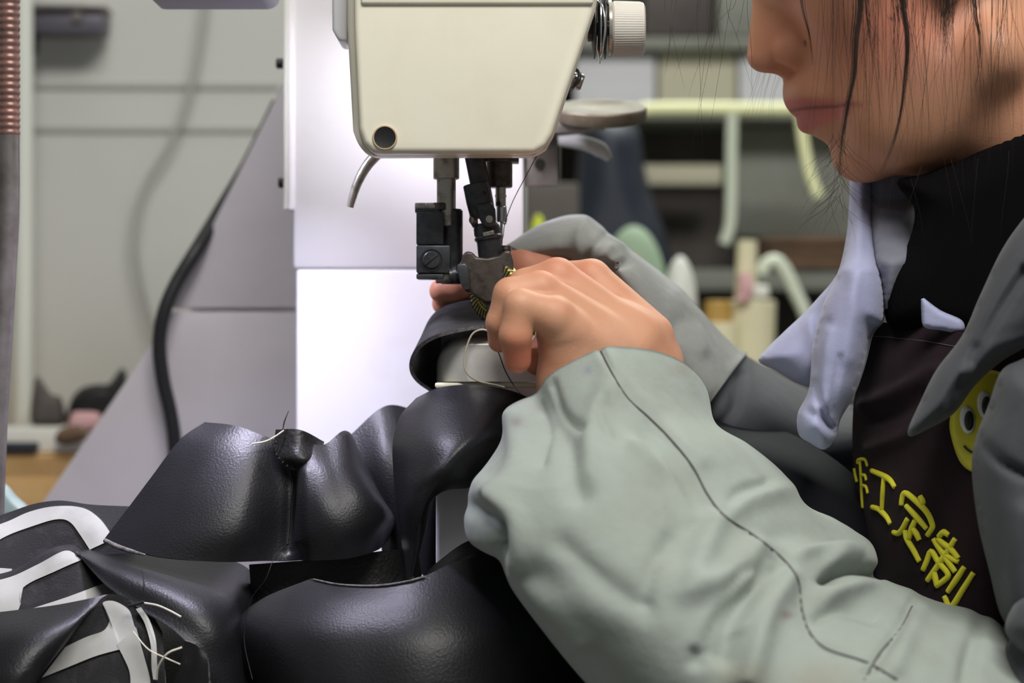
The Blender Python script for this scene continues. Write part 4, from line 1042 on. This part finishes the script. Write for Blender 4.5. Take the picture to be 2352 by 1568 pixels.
# clothes -----------------------------------------------------------
jk = loft('jacket', [((2140, 470, 80), (2700, 470, 80), (2420, 470, 20)), ((2060, 640, 80), (2780, 640, 80), (2400, 640, -20)),
                     ((1990, 850, 80), (2820, 850, 80), (2410, 850, -50)), ((1985, 1050, 80), (2840, 1050, 80), (2420, 1050, -44)),
                     ((1990, 1300, 80), (2860, 1300, 80), (2430, 1300, -44)), ((2020, 1800, 80), (2880, 1800, 80), (2450, 1800, -44)), ((2020, 2600, 80), (2880, 2600, 80), (2450, 2600, -44))],
          M['puff_shade'], pe, 64, 60, mouth=False, noise=1.5, nscale=30)
def coat():
    b = Blob((0.10, -0.33, 0.40), (0.70, 0.36, 1.22), 0.010)
    ch = Vector((0.41, 0.02, 0.93)); hip = Vector((0.47, 0.02, 0.60)); sl = Vector((0.40, -0.16, 1.03)); sr = Vector((0.38, 0.20, 1.03))
    b.cone((0.385, 0.02, 1.05), ch, 82, 112, 40); b.cone(sl, sr, 66, 66, 40); b.cone(ch, hip, 118, 132, 40)
    b.cone(sl, W(2320, 1880, -132), 60, 50, 30); b.cone(sr, W(1990, 1040, 130), 52, 30, 25)
    b.ell((0.455, 0.02, 1.085), (62, 105, 55), 20)
    return b.mesh()
V, F = coat(); mesh('jacket_back', V, F, M['puff_shade'], pe)
b = Blob((H(1600, 0)[0], -0.09, H(0, 160)[2]), (H(2560, 0)[0], 0.11, H(0, -740)[2]), 0.003)
b.ell(H(2085, -275), (94, 80, 98), 3); b.ell(H(2420, -120), (30, 55, 50), 15)
b.ell(H(2060, 210), (150, 130, 84), 4, sub=True); b.ell(H(1800, -60), (62, 62, 78), 6, sub=True); b.ell(H(2060, -272), (86, 72, 90), 1, sub=True)
V, F = b.mesh(); mesh('hair_cap', V, F, M['hair'], pe)
# far arm sleeve
FF1 = [([(1345, 505), (1330, 545), (1336, 600)], 3.0, 16), ([(1400, 530), (1360, 575), (1340, 610)], -2.5, 10), ([(1430, 560), (1390, 575), (1350, 612)], 2.5, 12),      ([(1440, 600), (1400, 616), (1360, 612)], -5, 9), ([(1560, 668), (1600, 730), (1612, 800)], 2.5, 18), ([(1700, 860), (1690, 930), (1650, 980)], -3, 14), ([(1560, 740), (1540, 800), (1560, 880)], -2, 20)]
loft('far_sleeve', [((1164, 562, 46), (1290, 598, 66), (1228, 586, 34)), ((1250, 513, 60), (1330, 606, 84), (1296, 578, 32)), ((1345, 498, 80), (1416, 640, 100), (1386, 588, 26)),
                    ((1440, 566, 90), (1440, 730, 110), (1440, 650, 28)), ((1560, 660, 110), (1480, 850, 110), (1520, 750, 34)), ((1680, 788, 130), (1560, 960, 110), (1620, 870, 40)), ((1716, 812, 134), (1590, 985, 110), (1652, 895, 44))],
     M['sleeve2'], pe, 90, 110, folds=FF1, noise=1.3, nscale=60)
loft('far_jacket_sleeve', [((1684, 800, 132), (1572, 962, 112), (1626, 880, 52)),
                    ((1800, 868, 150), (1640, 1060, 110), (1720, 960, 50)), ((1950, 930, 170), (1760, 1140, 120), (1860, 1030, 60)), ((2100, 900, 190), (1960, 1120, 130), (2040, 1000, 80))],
     M['puff_shade'], pe, 90, 110, folds=FF1, noise=1.3, nscale=60)
# near arm sleeve
seamline = [(1380, 806), (1402, 850), (1440, 912), (1490, 958), (1540, 1008), (1590, 1070), (1625, 1135), (1665, 1185), (1730, 1228), (1795, 1280), (1832, 1330), (1842, 1400), (1860, 1452), (1900, 1490), (1990, 1520), (2060, 1560)]
nfolds = [([(1270, 880), (1290, 940), (1340, 990)], -1.8, 9), ([(1220, 920), (1250, 990), (1240, 1060)], -2.2, 12), ([(1395, 925), (1380, 960), (1400, 1000)], -2.0, 8), ([(1460, 1020), (1540, 1090), (1590, 1180)], 2.0, 16), ([(1540, 1230), (1500, 1290), (1480, 1380)], -2.0, 16), ([(1700, 1320), (1640, 1420), (1600, 1520)], -2.6, 16), ([(1770, 1300), (1740, 1380), (1700, 1440)], 3.0, 14), ([(1600, 1480), (1640, 1400), (1720, 1330)], 2.4, 12), ([(1120, 1150), (1150, 1215), (1140, 1262)], -2.4, 10), ([(1760, 1110), (1700, 1130), (1660, 1180)], -2.0, 12), ([(1880, 1420), (1930, 1400), (2010, 1420)], -2.0, 14), ([(1840, 1270), (1900, 1260), (1960, 1280)], 2.2, 16), (seamline, -1.8, 7), ([(1395, 830), (1440, 900), (1520, 970), (1600, 1060)], 1.6, 26),
          ([(1230, 905), (1300, 1010), (1330, 1130)], -3.0, 30), ([(1180, 960), (1190, 1060), (1150, 1150)], 3.5, 28), ([(1395, 905), (1360, 990), (1345, 1080)], 2.5, 30),
          ([(1500, 990), (1580, 1150), (1560, 1260)], -2.5, 40), ([(1640, 1210), (1600, 1300), (1580, 1360)], 3.0, 28), ([(1740, 1250), (1700, 1310), (1620, 1350)], 4.0, 30), ([(1780, 1310), (1700, 1400), (1660, 1500)], -4.5, 28),
          ([(1800, 1330), (1750, 1430), (1720, 1560)], 5.0, 30), ([(1080, 1160), (1140, 1200), (1150, 1268)], -3.5, 18), ([(1100, 1110), (1180, 1190), (1200, 1300)], 2.5, 28),
          ([(1896, 1334), (1918, 1312), (1955, 1304), (2020, 1318)], -9.0, 12), ([(1930, 1270), (1980, 1262), (2010, 1290)], 3.5, 30), ([(1900, 1370), (1980, 1350), (2080, 1372)], 4.0, 26),
          ([(2090, 1390), (2060, 1450), (2000, 1540)], -2.2, 9), ([(2120, 1400), (2090, 1460), (2050, 1540)], 2.5, 22), ([(2250, 1420), (2230, 1500), (2220, 1560)], -3.0, 18), ([(1290, 1250), (1380, 1330), (1480, 1400)], -2.0, 30),
          ([(1880, 1110), (1780, 1130), (1660, 1180)], 2.5, 24), ([(1960, 1230), (1850, 1220), (1740, 1232)], -2.0, 24), ([(1180, 1300), (1260, 1400), (1330, 1480)], 2.2, 26)]
ns = loft('near_sleeve', [((1163, 958, -56), (1628, 948, -16), (1404, 797, -92)), ((1150, 1012, -62), (1642, 992, -20), (1425, 940, -122)), ((1100, 1090, -68), (1712, 1022, -22), (1440, 1040, -150)),
                          ((1070, 1155, -72), (1790, 1080, -22), (1455, 1130, -166)), ((1076, 1238, -76), (1846, 1156, -22), (1500, 1220, -180)), ((1150, 1282, -80), (1925, 1196, -24), (1560, 1300, -192)),
                          ((1178, 1340, -84), (1990, 1242, -28), (1610, 1380, -200)), ((1246, 1440, -92), (2018, 1322, -36), (1690, 1460, -206)), ((1345, 1562, -104), (2120, 1370, -50), (1790, 1540, -212)),
                          ((1480, 1700, -120), (2262, 1408, -64), (1920, 1610, -218)), ((1660, 1820, -130), (2360, 1500, -80), (2060, 1700, -222)), ((1900, 1900, -140), (2520, 1600, -90), (2260, 1780, -222)), ((2140, 2020, -150), (2640, 1740, -95), (2440, 1900, -226))],
          M['sleeve'], pe, 200, 200, folds=[(l, a * (1.7 if w > 8 else 1), w) for l, a, w in nfolds], sq=(1.5, 0.86), noise=1.0, nscale=55, seed=2, dye=rgb(158, 167, 160), stains=[(1350, 850, 10, 10, rgb(120, 126, 150), .6), (1240, 935, 18, 12, rgb(128, 128, 122), .55), (1185, 968, 14, 12, rgb(124, 116, 116), .6),
           (1396, 925, 16, 10, rgb(130, 132, 124), .5), (1806, 1412, 14, 10, rgb(120, 96, 84), .7), (1116, 1190, 20, 30, rgb(140, 140, 132), .5), (1560, 850, 30, 14, rgb(150, 146, 136), .5), (1700, 1560, 60, 40, rgb(150, 146, 128), .5), (1880, 1560, 70, 40, rgb(152, 146, 128), .5)])
rs = raydepth([ns])
tubes('seam_stitching', [([(x, y, rs(x, y, -100) - 0.2) for x, y in cr(seamline, 60)[:, :2]], [0.55, 0.55])], M['seam'], ns, sides=6, n=180)
l2 = [(2095, 1392), (2070, 1440), (2020, 1500), (1985, 1560)]
tubes('cross_seam', [([(x, y, rs(x, y, -100) - 0.1) for x, y in cr(l2, 20)[:, :2]], [0.5, 0.5])], M['seam'], ns, sides=6, n=60)
# knit top at the neck
pillow('knit_collar', [(2060, 418), (2120, 400), (2200, 372), (2280, 330), (2360, 286), (2480, 240), (2520, 500), (2420, 760), (2260, 800), (2140, 780), (2040, 745), (2040, 640), (2085, 560), (2100, 480)], -20, 26, M['knit'], pe, 90, hb=40, g=14)
# inner collar strip and far lapel of the hood
pillow('inner_collar', [(1990, 372), (2040, 366), (2110, 360), (2118, 470), (2104, 560), (2080, 630), (2050, 690), (2034, 720), (2024, 660), (2008, 580), (1998, 490)], lambda x, y: -24 + 62 * min(1, max(0, (600 - y) / 140.0)), 14, M['puffd'], pe, 40, g=9)
pillow('hood_flap', [(1960, 600), (1900, 660), (1850, 715), (1800, 762), (1750, 812), (1745, 832), (1780, 850), (1830, 880), (1880, 890), (1930, 860), (1980, 760)], 16, 26, M['puff'], pe, 70, g=9, folds=[([(1850, 720), (1870, 790), (1850, 860)], 3, 16), ([(1890, 680), (1880, 740), (1895, 800)], -2, 12)])
fl_ = pillow('far_lapel', [(1958, 384), (2004, 384), (2006, 520), (2016, 600), (2030, 660), (2030, 735), (2004, 762), (1988, 830), (1964, 900), (1930, 958), (1920, 1004), (1894, 1032), (1858, 1016), (1834, 996), (1832, 950), (1856, 900), (1862, 850), (1866, 790), (1890, 700), (1926, 620), (1944, 540), (1950, 470)],
       lambda x, y: -22 + 66 * min(1, max(0, (620 - y) / 160.0)), 30, M['puff'], pe, 62, g=8, folds=[([(1870, 880), (1890, 950), (1912, 990)], -6, 9), ([(1850, 940), (1880, 960), (1915, 985)], -3, 10), ([(1900, 760), (1890, 850), (1880, 930)], 3, 14), ([(1930, 820), (1915, 900), (1908, 950)], -2.5, 7), ([(1965, 640), (1960, 740), (1950, 820)], 2.5, 22), ([(1990, 560), (1975, 640), (1990, 740)], -2, 16), ([(1900, 740), (1870, 790), (1864, 840)], -3, 10)])
rl = raydepth([fl_])
pl_ = [(2026, 738), (2002, 768), (1985, 834), (1961, 902), (1928, 960), (1918, 1002), (1894, 1030)]
tubes('lapel_piping', [([(x, y, -24) for x, y in cr(pl_, 30)[:, :2]], [0.9, 0.9])], M['puffd'], fl_, sides=8, n=90)
# apron
ap = patch('apron', [[(2006, 738, 2), (2080, 745, -26), (2150, 753, -46), (2210, 762, -60), (2300, 770, -66), (2400, 780, -60)],
                     [(1974, 850, 10), (2050, 858, -32), (2150, 868, -58), (2230, 878, -70), (2320, 890, -76), (2420, 890, -70)],
                     [(1958, 960, 18), (2030, 966, -26), (2130, 980, -58), (2230, 1000, -74), (2330, 1010, -80), (2420, 1010, -74)],
                     [(1960, 1080, 20), (2030, 1090, -22), (2130, 1100, -56), (2230, 1110, -74), (2330, 1120, -82), (2420, 1120, -76)],
                     [(1975, 1230, 16), (2040, 1240, -24), (2130, 1250, -54), (2230, 1260, -74), (2330, 1270, -82), (2420, 1270, -76)],
                     [(2000, 1340, 10), (2050, 1350, -26), (2130, 1370, -54), (2230, 1380, -74), (2330, 1400, -82), (2420, 1400, -76)],
                     [(2020, 1700, 0), (2080, 1700, -30), (2150, 1700, -54), (2230, 1700, -74), (2330, 1700, -82), (2420, 1700, -76)]],
           [M['apron']] * 3, pe, 80, 110, 1.2, folds=[([(1990, 930), (2060, 900), (2150, 850)], 4, 18), ([(2000, 1030), (2080, 1000), (2120, 970)], 3, 16), ([(2010, 960), (2060, 950), (2120, 910)], -3, 18), ([(2060, 1120), (2090, 1200), (2100, 1300)], 2, 30)], noise=0.8, nscale=40)
ra = raydepth([ap])
def Q(x, y): return (1800 + x * 552 / 1443.0, 850 + y * 600 / 1568.0)     # from the enlarged view of the lettering
strokes = [
 # left-hand sliver of the first character
 [(446, 560), (450, 538), (490, 536), (504, 575)], [(460, 545), (466, 640), (470, 740), (475, 828)], [(470, 628), (490, 632), (498, 660)], [(472, 690), (496, 700), (507, 738)], [(425, 590), (434, 640), (442, 670)],
 # gong
 [(530, 602), (600, 632), (640, 660), (668, 702)], [(604, 640), (598, 740), (592, 834)], [(532, 820), (575, 836), (620, 880), (642, 922)],
 # ding
 [(820, 755), (836, 790), (820, 812)], [(708, 810), (712, 770), (730, 735), (790, 780), (860, 850), (892, 920), (890, 950), (862, 992)], [(735, 812), (780, 860), (830, 915), (860, 952)],
 [(745, 890), (715, 950), (690, 978), (660, 972)], [(730, 960), (740, 1010), (780, 1080), (815, 1148)], [(790, 900), (770, 950), (752, 1010)], [(775, 948), (800, 985), (815, 1020)],
 # zhi
 [(930, 1000), (960, 972), (990, 990)], [(900, 1012), (930, 1060), (975, 1110), (1050, 1150)], [(925, 1010), (960, 1040), (1010, 1080), (1050, 1130)], [(1030, 1010), (985, 1085), (920, 1180), (862, 1262)], [(940, 1080), (990, 1150), (1030, 1210)],
 [(836, 1200), (862, 1140), (888, 1085), (930, 1150), (985, 1215), (975, 1250), (915, 1295)], [(905, 1210), (912, 1250), (920, 1292)],
 [(1085, 1180), (1040, 1250), (985, 1330)], [(1140, 1215), (1080, 1310), (1005, 1420), (965, 1355)],
 # the second line, mostly hidden
 [(560, 1150), (575, 1200), (590, 1240)]]
for grp in ((0, 5), (5, 8), (8, 14), (14, 23), (23, 24)):          # one part per character
    sp = []
    for s_ in strokes[grp[0]:grp[1]]:
        q = [Q(*p) for p in s_]
        cur = cr(q, 14)[:, :2] if len(q) > 2 else np.linspace(q[0], q[1], 8)
        sp.append(([(x, y, ra(x, y, -60) - 0.5) for x, y in cur], [1.45, 1.75, 1.45] if s_[0][0] > 520 else [1.0, 1.0]))
    tag(tubes('lettering', sp, M['thready'], ap, sides=8, n=26), 'yellow embroidered character')
tubes('hem_stitching', [([(x, y, ra(x, y, -40) - 0.1) for x, y in [(2004, 772), (2060, 776), (2130, 784), (2200, 796), (2280, 800)]], [0.25, 0.25])], M['seam'], ap, sides=5, n=40)
bd = pillow('face_badge', [(2184, 1000), (2182, 960), (2196, 915), (2230, 870), (2280, 850), (2330, 880), (2350, 950), (2335, 1030), (2290, 1075), (2240, 1085), (2205, 1060)], lambda x, y: ra(x, y, -74) - 2.0, 1.2, M['badge'], ap, 12, hb=0.5, g=10)
tag(bd, 'yellow round smiling face badge')
for cx, cy in ((2222, 964), (2262, 930)):
    pillow('badge_eye', [(cx + 18 * math.cos(a * math.pi / 6) * 1.0 + 3 * math.sin(a * math.pi / 6), cy + 33 * math.sin(a * math.pi / 6)) for a in range(12)], lambda x, y: ra(x, y, -74) - 3.6, 0.7, M['badgew'], ap, 8, hb=0.3, g=6)
    pillow('badge_pupil', [(cx + 4 + 11 * math.cos(a * math.pi / 6), cy + 2 + 23 * math.sin(a * math.pi / 6)) for a in range(12)], lambda x, y: ra(x, y, -74) - 4.4, 0.6, M['dark'], ap, 8, hb=0.3, g=5)
tubes('badge_mouth', [([(x, y, ra(x, y, -74) - 3.6) for x, y in [(2214, 1024), (2224, 1034), (2240, 1042)]], [0.6, 0.6])], M['dark'], ap, sides=6, n=12)
# frayed lavender scrap tucked in the apron
pillow('cloth_tag', [(2116, 682), (2122, 684), (2160, 712), (2210, 736), (2210, 764), (2160, 758), (2122, 750), (2116, 715)], -56, 3, M['puff'], pe, 14, hb=1, g=6)
# near lapel and jacket front / upper arm
pillow('near_lapel', [(2420, 420), (2352, 500), (2300, 575), (2250, 680), (2210, 770), (2150, 850), (2110, 930), (2086, 985), (2092, 1002), (2130, 986), (2190, 950), (2240, 885), (2300, 830), (2400, 760), (2480, 600)], -92, 30, M['puff_shade'], pe, 70, g=9,
       folds=[([(2352, 620), (2290, 720), (2230, 830)], -5, 12), ([(2380, 560), (2300, 680), (2250, 780)], 3, 16), ([(2180, 950), (2185, 910), (2210, 870)], -3, 9), ([(2352, 780), (2280, 800), (2220, 860)], 3, 16)])
pillow('jacket_front', [(2480, 760), (2352, 822), (2300, 852), (2270, 930), (2240, 1010), (2232, 1080), (2246, 1200), (2272, 1310), (2300, 1415), (2340, 1450), (2500, 1560), (2620, 1300), (2600, 900)], -112, 46, M['puff_shade'], pe, 110, g=12,
       folds=[([(2260, 1020), (2300, 1060), (2352, 1090)], -6, 12), ([(2352, 1180), (2330, 1280), (2320, 1400)], 4, 26)])
pillow('upper_sleeve', [(2352, 1368), (2322, 1400), (2308, 1440), (2320, 1470), (2370, 1520), (2480, 1600), (2560, 1400), (2460, 1310)], -150, 30, M['puff_shade'], pe, 60, g=12)
loft('jacket_sleeve', [((2250, 1740, -120), (2400, 1960, -120), (2330, 1840, -190)), ((2440, 1480, -130), (2700, 1760, -130), (2570, 1610, -215)), ((2680, 1190, -140), (3000, 1480, -140), (2840, 1330, -230)), ((2900, 900, -140), (3200, 1120, -140), (3060, 1000, -220))], M['puff_shade'], pe, 48, 40, mouth=False)
# trousers and shoes below the frame
def trous():
    b = Blob((-0.08, -0.30, 0.02), (0.68, 0.34, 0.80), 0.011)
    hip = Vector((0.47, 0.02, 0.57))
    b.cone(hip, hip + Vector((-0.01, 0, 0.12)), 122, 110, 40)
    for s in (-1, 1):
        kn = Vector((0.06, 0.02 + 0.13 * s, 0.50)); an = Vector((0.10, 0.02 + 0.13 * s, 0.12))
        b.cone(hip + Vector((0, 0.09 * s, -0.03)), kn, 92, 70, 30); b.cone(kn, an, 68, 50, 20)
    return b.mesh()
V, F = trous(); mesh('trousers', V, F, M['navy'], pe)
for s in (-1, 1):
    b = Blob((-0.14, 0.02 + 0.13 * s - 0.07, -0.005), (0.2, 0.02 + 0.13 * s + 0.07, 0.16), 0.006)
    b.cone((0.10, 0.02 + 0.13 * s, 0.05), (-0.06, 0.02 + 0.13 * s, 0.038), 46, 38, 10); b.cone((0.10, 0.02 + 0.13 * s, 0.05), (0.10, 0.02 + 0.13 * s, 0.10), 44, 46, 10)
    V, F = b.mesh(); V[:, 2] = np.maximum(V[:, 2], 0.001); mesh('shoe', V, F, M['black'], pe)
st = thing('stool', (0.50, 0.02, 0), 'low stool under the seated woman', 'stool')
lathe('seat', (0.50, 0.02, 0.415), (0, 0, 1), [(0, 150), (3, 165), (25, 170), (36, 160), (40, 140)], M['stool'], st, 48)
for a in range(4):
    an = math.pi / 4 + a * math.pi / 2
    tube('leg', [(0.50 + 0.11 * math.cos(an), 0.02 + 0.11 * math.sin(an), 0.418), (0.50 + 0.17 * math.cos(an), 0.02 + 0.17 * math.sin(an), 0.0)], [11, 11], M['steelleg'], st, sides=12, wpts=True)

# ================================================================== background on the right: shelving and clutter
BD = 1000
su = thing('shelf_unit', (W(1600, 1000, BD + 200).x, 1.25, 0), 'grey workshop shelf unit out of focus behind the woman', 'shelf')
boxp('back_panel', 1200, -420, 2500, 2300, BD + 130, BD + 146, M['shelfd'], su, 2, ref=BD + 300)
for (ya, yb, dd) in ((86, 112, 0), (257, 274, 0), (620, 668, -30)):
    boxp('shelf_board', 1230, ya, 2480, yb, BD + dd, BD + 130, M['shelf'], su, 2, ref=BD)
for x in (1240, 2440):
    boxp('upright', x, -400, x + 40, 2150, BD + 4, BD + 130, M['shelf'], su, 2, ref=BD)
boxp('grey_side_panel', 1690, 290, 2200, 545, BD + 60, BD + 80, M['shelf'], su, 2, ref=BD + 60)
boxp('cross_rail', 1470, 378, 1660, 424, BD + 40, BD + 60, M['boxb'], su, 2, ref=BD + 40)
def item(name, label, cat, x0, y0, x1, y1, d0, dep, m_, group=None, bev=3):
    return tag(boxp(name, x0, y0, x1, y1, d0, d0 + dep, m_, None, bev), label, cat, group)
item('storage_box', 'pale lavender box on the shelf behind the tension knob', 'box', 1320, 122, 1506, 255, BD + 20, 66, M['boxw'])
item('storage_box', 'buff box between two pale boxes on the shelf', 'box', 1512, 118, 1692, 254, BD + 24, 66, M['boxb'])
item('storage_box', 'pale box on the shelf beside the woman\'s nose', 'box', 1698, 122, 1900, 255, BD + 20, 66, M['boxw'])
item('dark_crate', 'dark crate on the top shelf above the boxes', 'crate', 1480, -120, 1640, 84, BD + 60, 66, M['shelfd'])
item('grey_crate', 'grey crate on the top shelf near the woman\'s forehead', 'crate', 1650, -120, 1860, 84, BD + 40, 66, M['shelf'])
# bent-tube stand in front of the shelves
ts = thing('tube_stand', W(1680, 600, 890), 'pale yellow bent tube stand in front of the shelves', 'stand')
tube('top_rail', [(1470, 256, 890), (1500, 250, 890), (1700, 250, 890), (2050, 252, 890)], [6.2, 6.2], M['tubey'], ts, sides=16)
tube('hanging_leg', [(1682, 262, 890), (1680, 350, 890), (1679, 460, 890), (1676, 520, 890), (1664, 560, 890)], [5.6, 5.6], M['tubew'], ts, sides=16)
tube('slanted_leg', [(1838, 262, 890), (1846, 330, 890), (1860, 400, 890), (1880, 452, 890)], [5.4, 5.4], M['tubey'], ts, sides=16)
tube('stand_post', [(2040, 252, 890), (2060, 500, 890), (2080, 900, 890), (2090, 1780, 890)], [6.2, 6.2], M['tubew'], ts, sides=16)
# far workbench
fb = thing('far_bench', (0.26, 0.76, 0), 'far workbench of the background clutter behind the grey sleeve', 'table')
zb = W(0, 836, 760).z
boxm('bench_top', (0.26, 0.76, zb - 0.015), (0.62, 0.2, 0.03), M['tabletop'], fb, 2)
for x in (-0.28, 0.28):
    for y in (-0.07, 0.07): boxm('leg', (0.26 + x, 0.76 + y, (zb - 0.03) / 2), (0.035, 0.035, zb - 0.03), M['steelleg'], fb, 1)
def pot(name, label, cat, x, y0, y1, r0, r1, d, m_, prof=None, group=None, parent=None):
    """a turned vessel standing at depth d, from py y1 (bottom) up to y0"""
    a = W(x, y1, d); L = (y1 - y0) * mmpx(d)
    p = prof(L, r0 * mmpx(d), r1 * mmpx(d)) if prof else [(0, r0 * mmpx(d) * 0.95), (1, r0 * mmpx(d)), (L - 1, r1 * mmpx(d)), (L, r1 * mmpx(d) * 0.9)]
    o = lathe(name, a, (0, 0, 1), p, m_, parent, 32)
    return tag(o, label, cat, group) if label else o
cone = lambda L, a, b: [(0, a * 0.9), (2, a), (L * 0.55, a * 0.85), (L * 0.85, a * 0.55), (L * 0.96, a * 0.3), (L, a * 0.1)]
ball = lambda L, a, b: [(L * (1 - math.cos(t * math.pi / 12)) / 2, max(a * math.sin(t * math.pi / 12), 2)) for t in range(13)]
dome = lambda L, a, b: [(0, a), (L * .45, a)] + [(L * .45 + L * .55 * math.sin(t * math.pi / 20), max(a * math.cos(t * math.pi / 20), 1)) for t in range(1, 11)]
pot('thread_cone', 'round pale green thread cone behind the far sleeve', 'thread', 1455, 518, 836, 78, 40, 740, M['greenc'], dome)
pot('white_bottle', 'slim white bottle with a rounded tip behind the far sleeve', 'bottle', 1562, 588, 836, 40, 30, 720, M['pipew'], dome)
j = thing('glue_jar', W(1700, 836, 740), 'cream glue jar with brush handle and pink clip', 'jar')
pot('jar_body', None, None, 1722, 690, 836, 56, 60, 740, M['jar'], parent=j)
pot('jar_cup', None, None, 1655, 740, 836, 44, 40, 720, M['jar'], parent=j)
pot('glue', None, None, 1650, 690, 742, 34, 30, 722, M['amber'], parent=j)
tube('brush_handle', [(1712, 700, 738), (1714, 630, 738), (1716, 552, 738)], [9.5, 9.5, 9.0], M['jar'], j, sides=16)
tube('pink_clip', [(1706, 690, 716), (1714, 660, 714), (1708, 630, 716)], [6.5, 6.5], M['pink'], j, sides=12)
boxp('jar_lid', 1720, 655, 1768, 685, 725, 760, M['pipew'], j, 3)
tag(tube('bent_pipe', [(1748, 628, 760), (1760, 606, 760), (1784, 600, 760), (1806, 626, 760), (1826, 670, 760), (1846, 712, 760), (1870, 780, 760), (1880, 838, 760)], [6.0, 6.0], M['tubew'], sides=16), 'pale bent pipe beside the glue jar', 'pipe')
pillow_bag = pillow('dark_bag', [(1340, 270), (1420, 262), (1466, 300), (1480, 380), (1500, 460), (1530, 540), (1540, 640), (1420, 680), (1300, 660), (1290, 560), (1320, 440), (1330, 340)], BD - 60, 60, M['darkblue'], None, 80, hb=40, g=14)
tag(pillow_bag, 'dark blue slumped bag hanging below the round dish', 'bag')
hd = thing('hide_stack', W(1830, 640, BD), 'stack of brown hides on the lower shelf', 'hides')
for k in range(3):
    pillow('hide', [(1720 + 8 * k, 620 - 26 * k), (1760, 596 - 26 * k), (1850, 590 - 24 * k), (1950, 594 - 26 * k), (2080, 600 - 24 * k), (2080, 618 - 26 * k), (1900, 624 - 26 * k)], BD - 10 + 12 * k, 30, M['brown'], hd, 16, hb=60, g=10)
item('brown_board', 'dark brown board standing behind the far sleeve', 'board', 1206, 420, 1330, 835, 800, 12, M['shelfd'])
pot('lime_bottle', 'lime yellow bottle behind the white column edge', 'bottle', 1236, 492, 838, 30, 26, 700, M['lime'], dome)
tag(tube('cloth_scrap', [(1255, 318, 190), (1300, 322, 186), (1345, 330, 184), (1380, 345, 184), (1400, 366, 184)], [3.0, 4.5, 4.6, 5.0, 2.2], M['canvas'], sides=12), 'frayed pale cloth scrap tied under the round dish', 'cloth')

# ================================================================== background on the left: low bench
lb = thing('side_bench', (W(60, 1100, 600).x, 0.55, 0), 'pine side bench with papers behind the slanted housing', 'table')
zs = W(0, 1036, 520).z
boxp('bench_board', -420, 1042, 300, 1200, 520, 536, M['wood'], lb, 2)
boxm('bench_top', (W(-50, 0, 520).x, 0.60, zs - 0.012), (0.30, 0.16, 0.02), M['wood'], lb, 2)
for x in (-0.13, 0.13): boxm('leg', (W(-50, 0, 520).x + x, 0.60, (zs - 0.022) / 2), (0.03, 0.12, zs - 0.022), M['wood'], lb, 1)
item('paper_stack', 'stack of white papers on the pine side bench', 'paper', -60, 984, 126, 1038, 526, 60, M['paper'], bev=1)
item('card_packet', 'pale card packet at the right end of the paper stack', 'paper', 128, 1004, 215, 1038, 524, 50, M['boxw'], bev=1)
item('dark_sleeve', 'dark green folder lying against the white paper stack', 'folder', -40, 1016, 84, 1036, 514, 10, M['darkblue'], bev=1)
tag(pillow('black_shoe', [(74, 975), (76, 890), (86, 864), (100, 880), (118, 905), (142, 915), (146, 975)], 590, 18, M['shelfd'], None, 26, hb=18, g=6), 'dark upright shoe beside the white pipe on the bench', 'shoe')
tag(pillow('black_shoe', [(158, 985), (160, 925), (185, 892), (220, 882), (250, 880), (280, 845), (292, 880), (270, 980)], 600, 20, M['dark'], None, 26, hb=18, g=6), 'black slouched shoe behind the sloping housing edge', 'shoe')
tag(pillow('pink_rag', [(158, 985), (164, 950), (190, 944), (230, 950), (226, 980), (200, 986)], 560, 8, M['pink'], None, 16, hb=5, g=6), 'pinkish rag in front of the black slouched shoe', 'rag')
tag(pillow('fabric_scraps', [(126, 1010), (140, 985), (180, 976), (200, 990), (196, 1010), (150, 1022)], 510, 8, M['brown'], None, 16, hb=5, g=6), 'brown scrap on top of the card packet', 'scrap')
tag(pillow('plastic_bag', [(-30, 1190), (-20, 1130), (10, 1110), (40, 1140), (70, 1170), (60, 1200)], 120, 12, M['teal'], None, 24, hb=8, g=6), 'pale teal plastic bag at the left behind the leather', 'bag')

# ------------------------------------------------------------------ origins of single-mesh things at their base
for o in list(SC.objects):
    if '_loc' in o: del o['_loc']
    if o.type == 'MESH' and o.parent is None and o.get('kind') != 'structure':
        co = np.empty(len(o.data.vertices) * 3); o.data.vertices.foreach_get('co', co); co = co.reshape(-1, 3)
        b = np.array([(co[:, 0].min() + co[:, 0].max()) / 2, (co[:, 1].min() + co[:, 1].max()) / 2, co[:, 2].min()])
        o.data.vertices.foreach_set('co', (co - b).ravel()); o.location = b
        for c in o.children: c.matrix_parent_inverse = Matrix.Translation(-Vector(b))
        o.data.update()
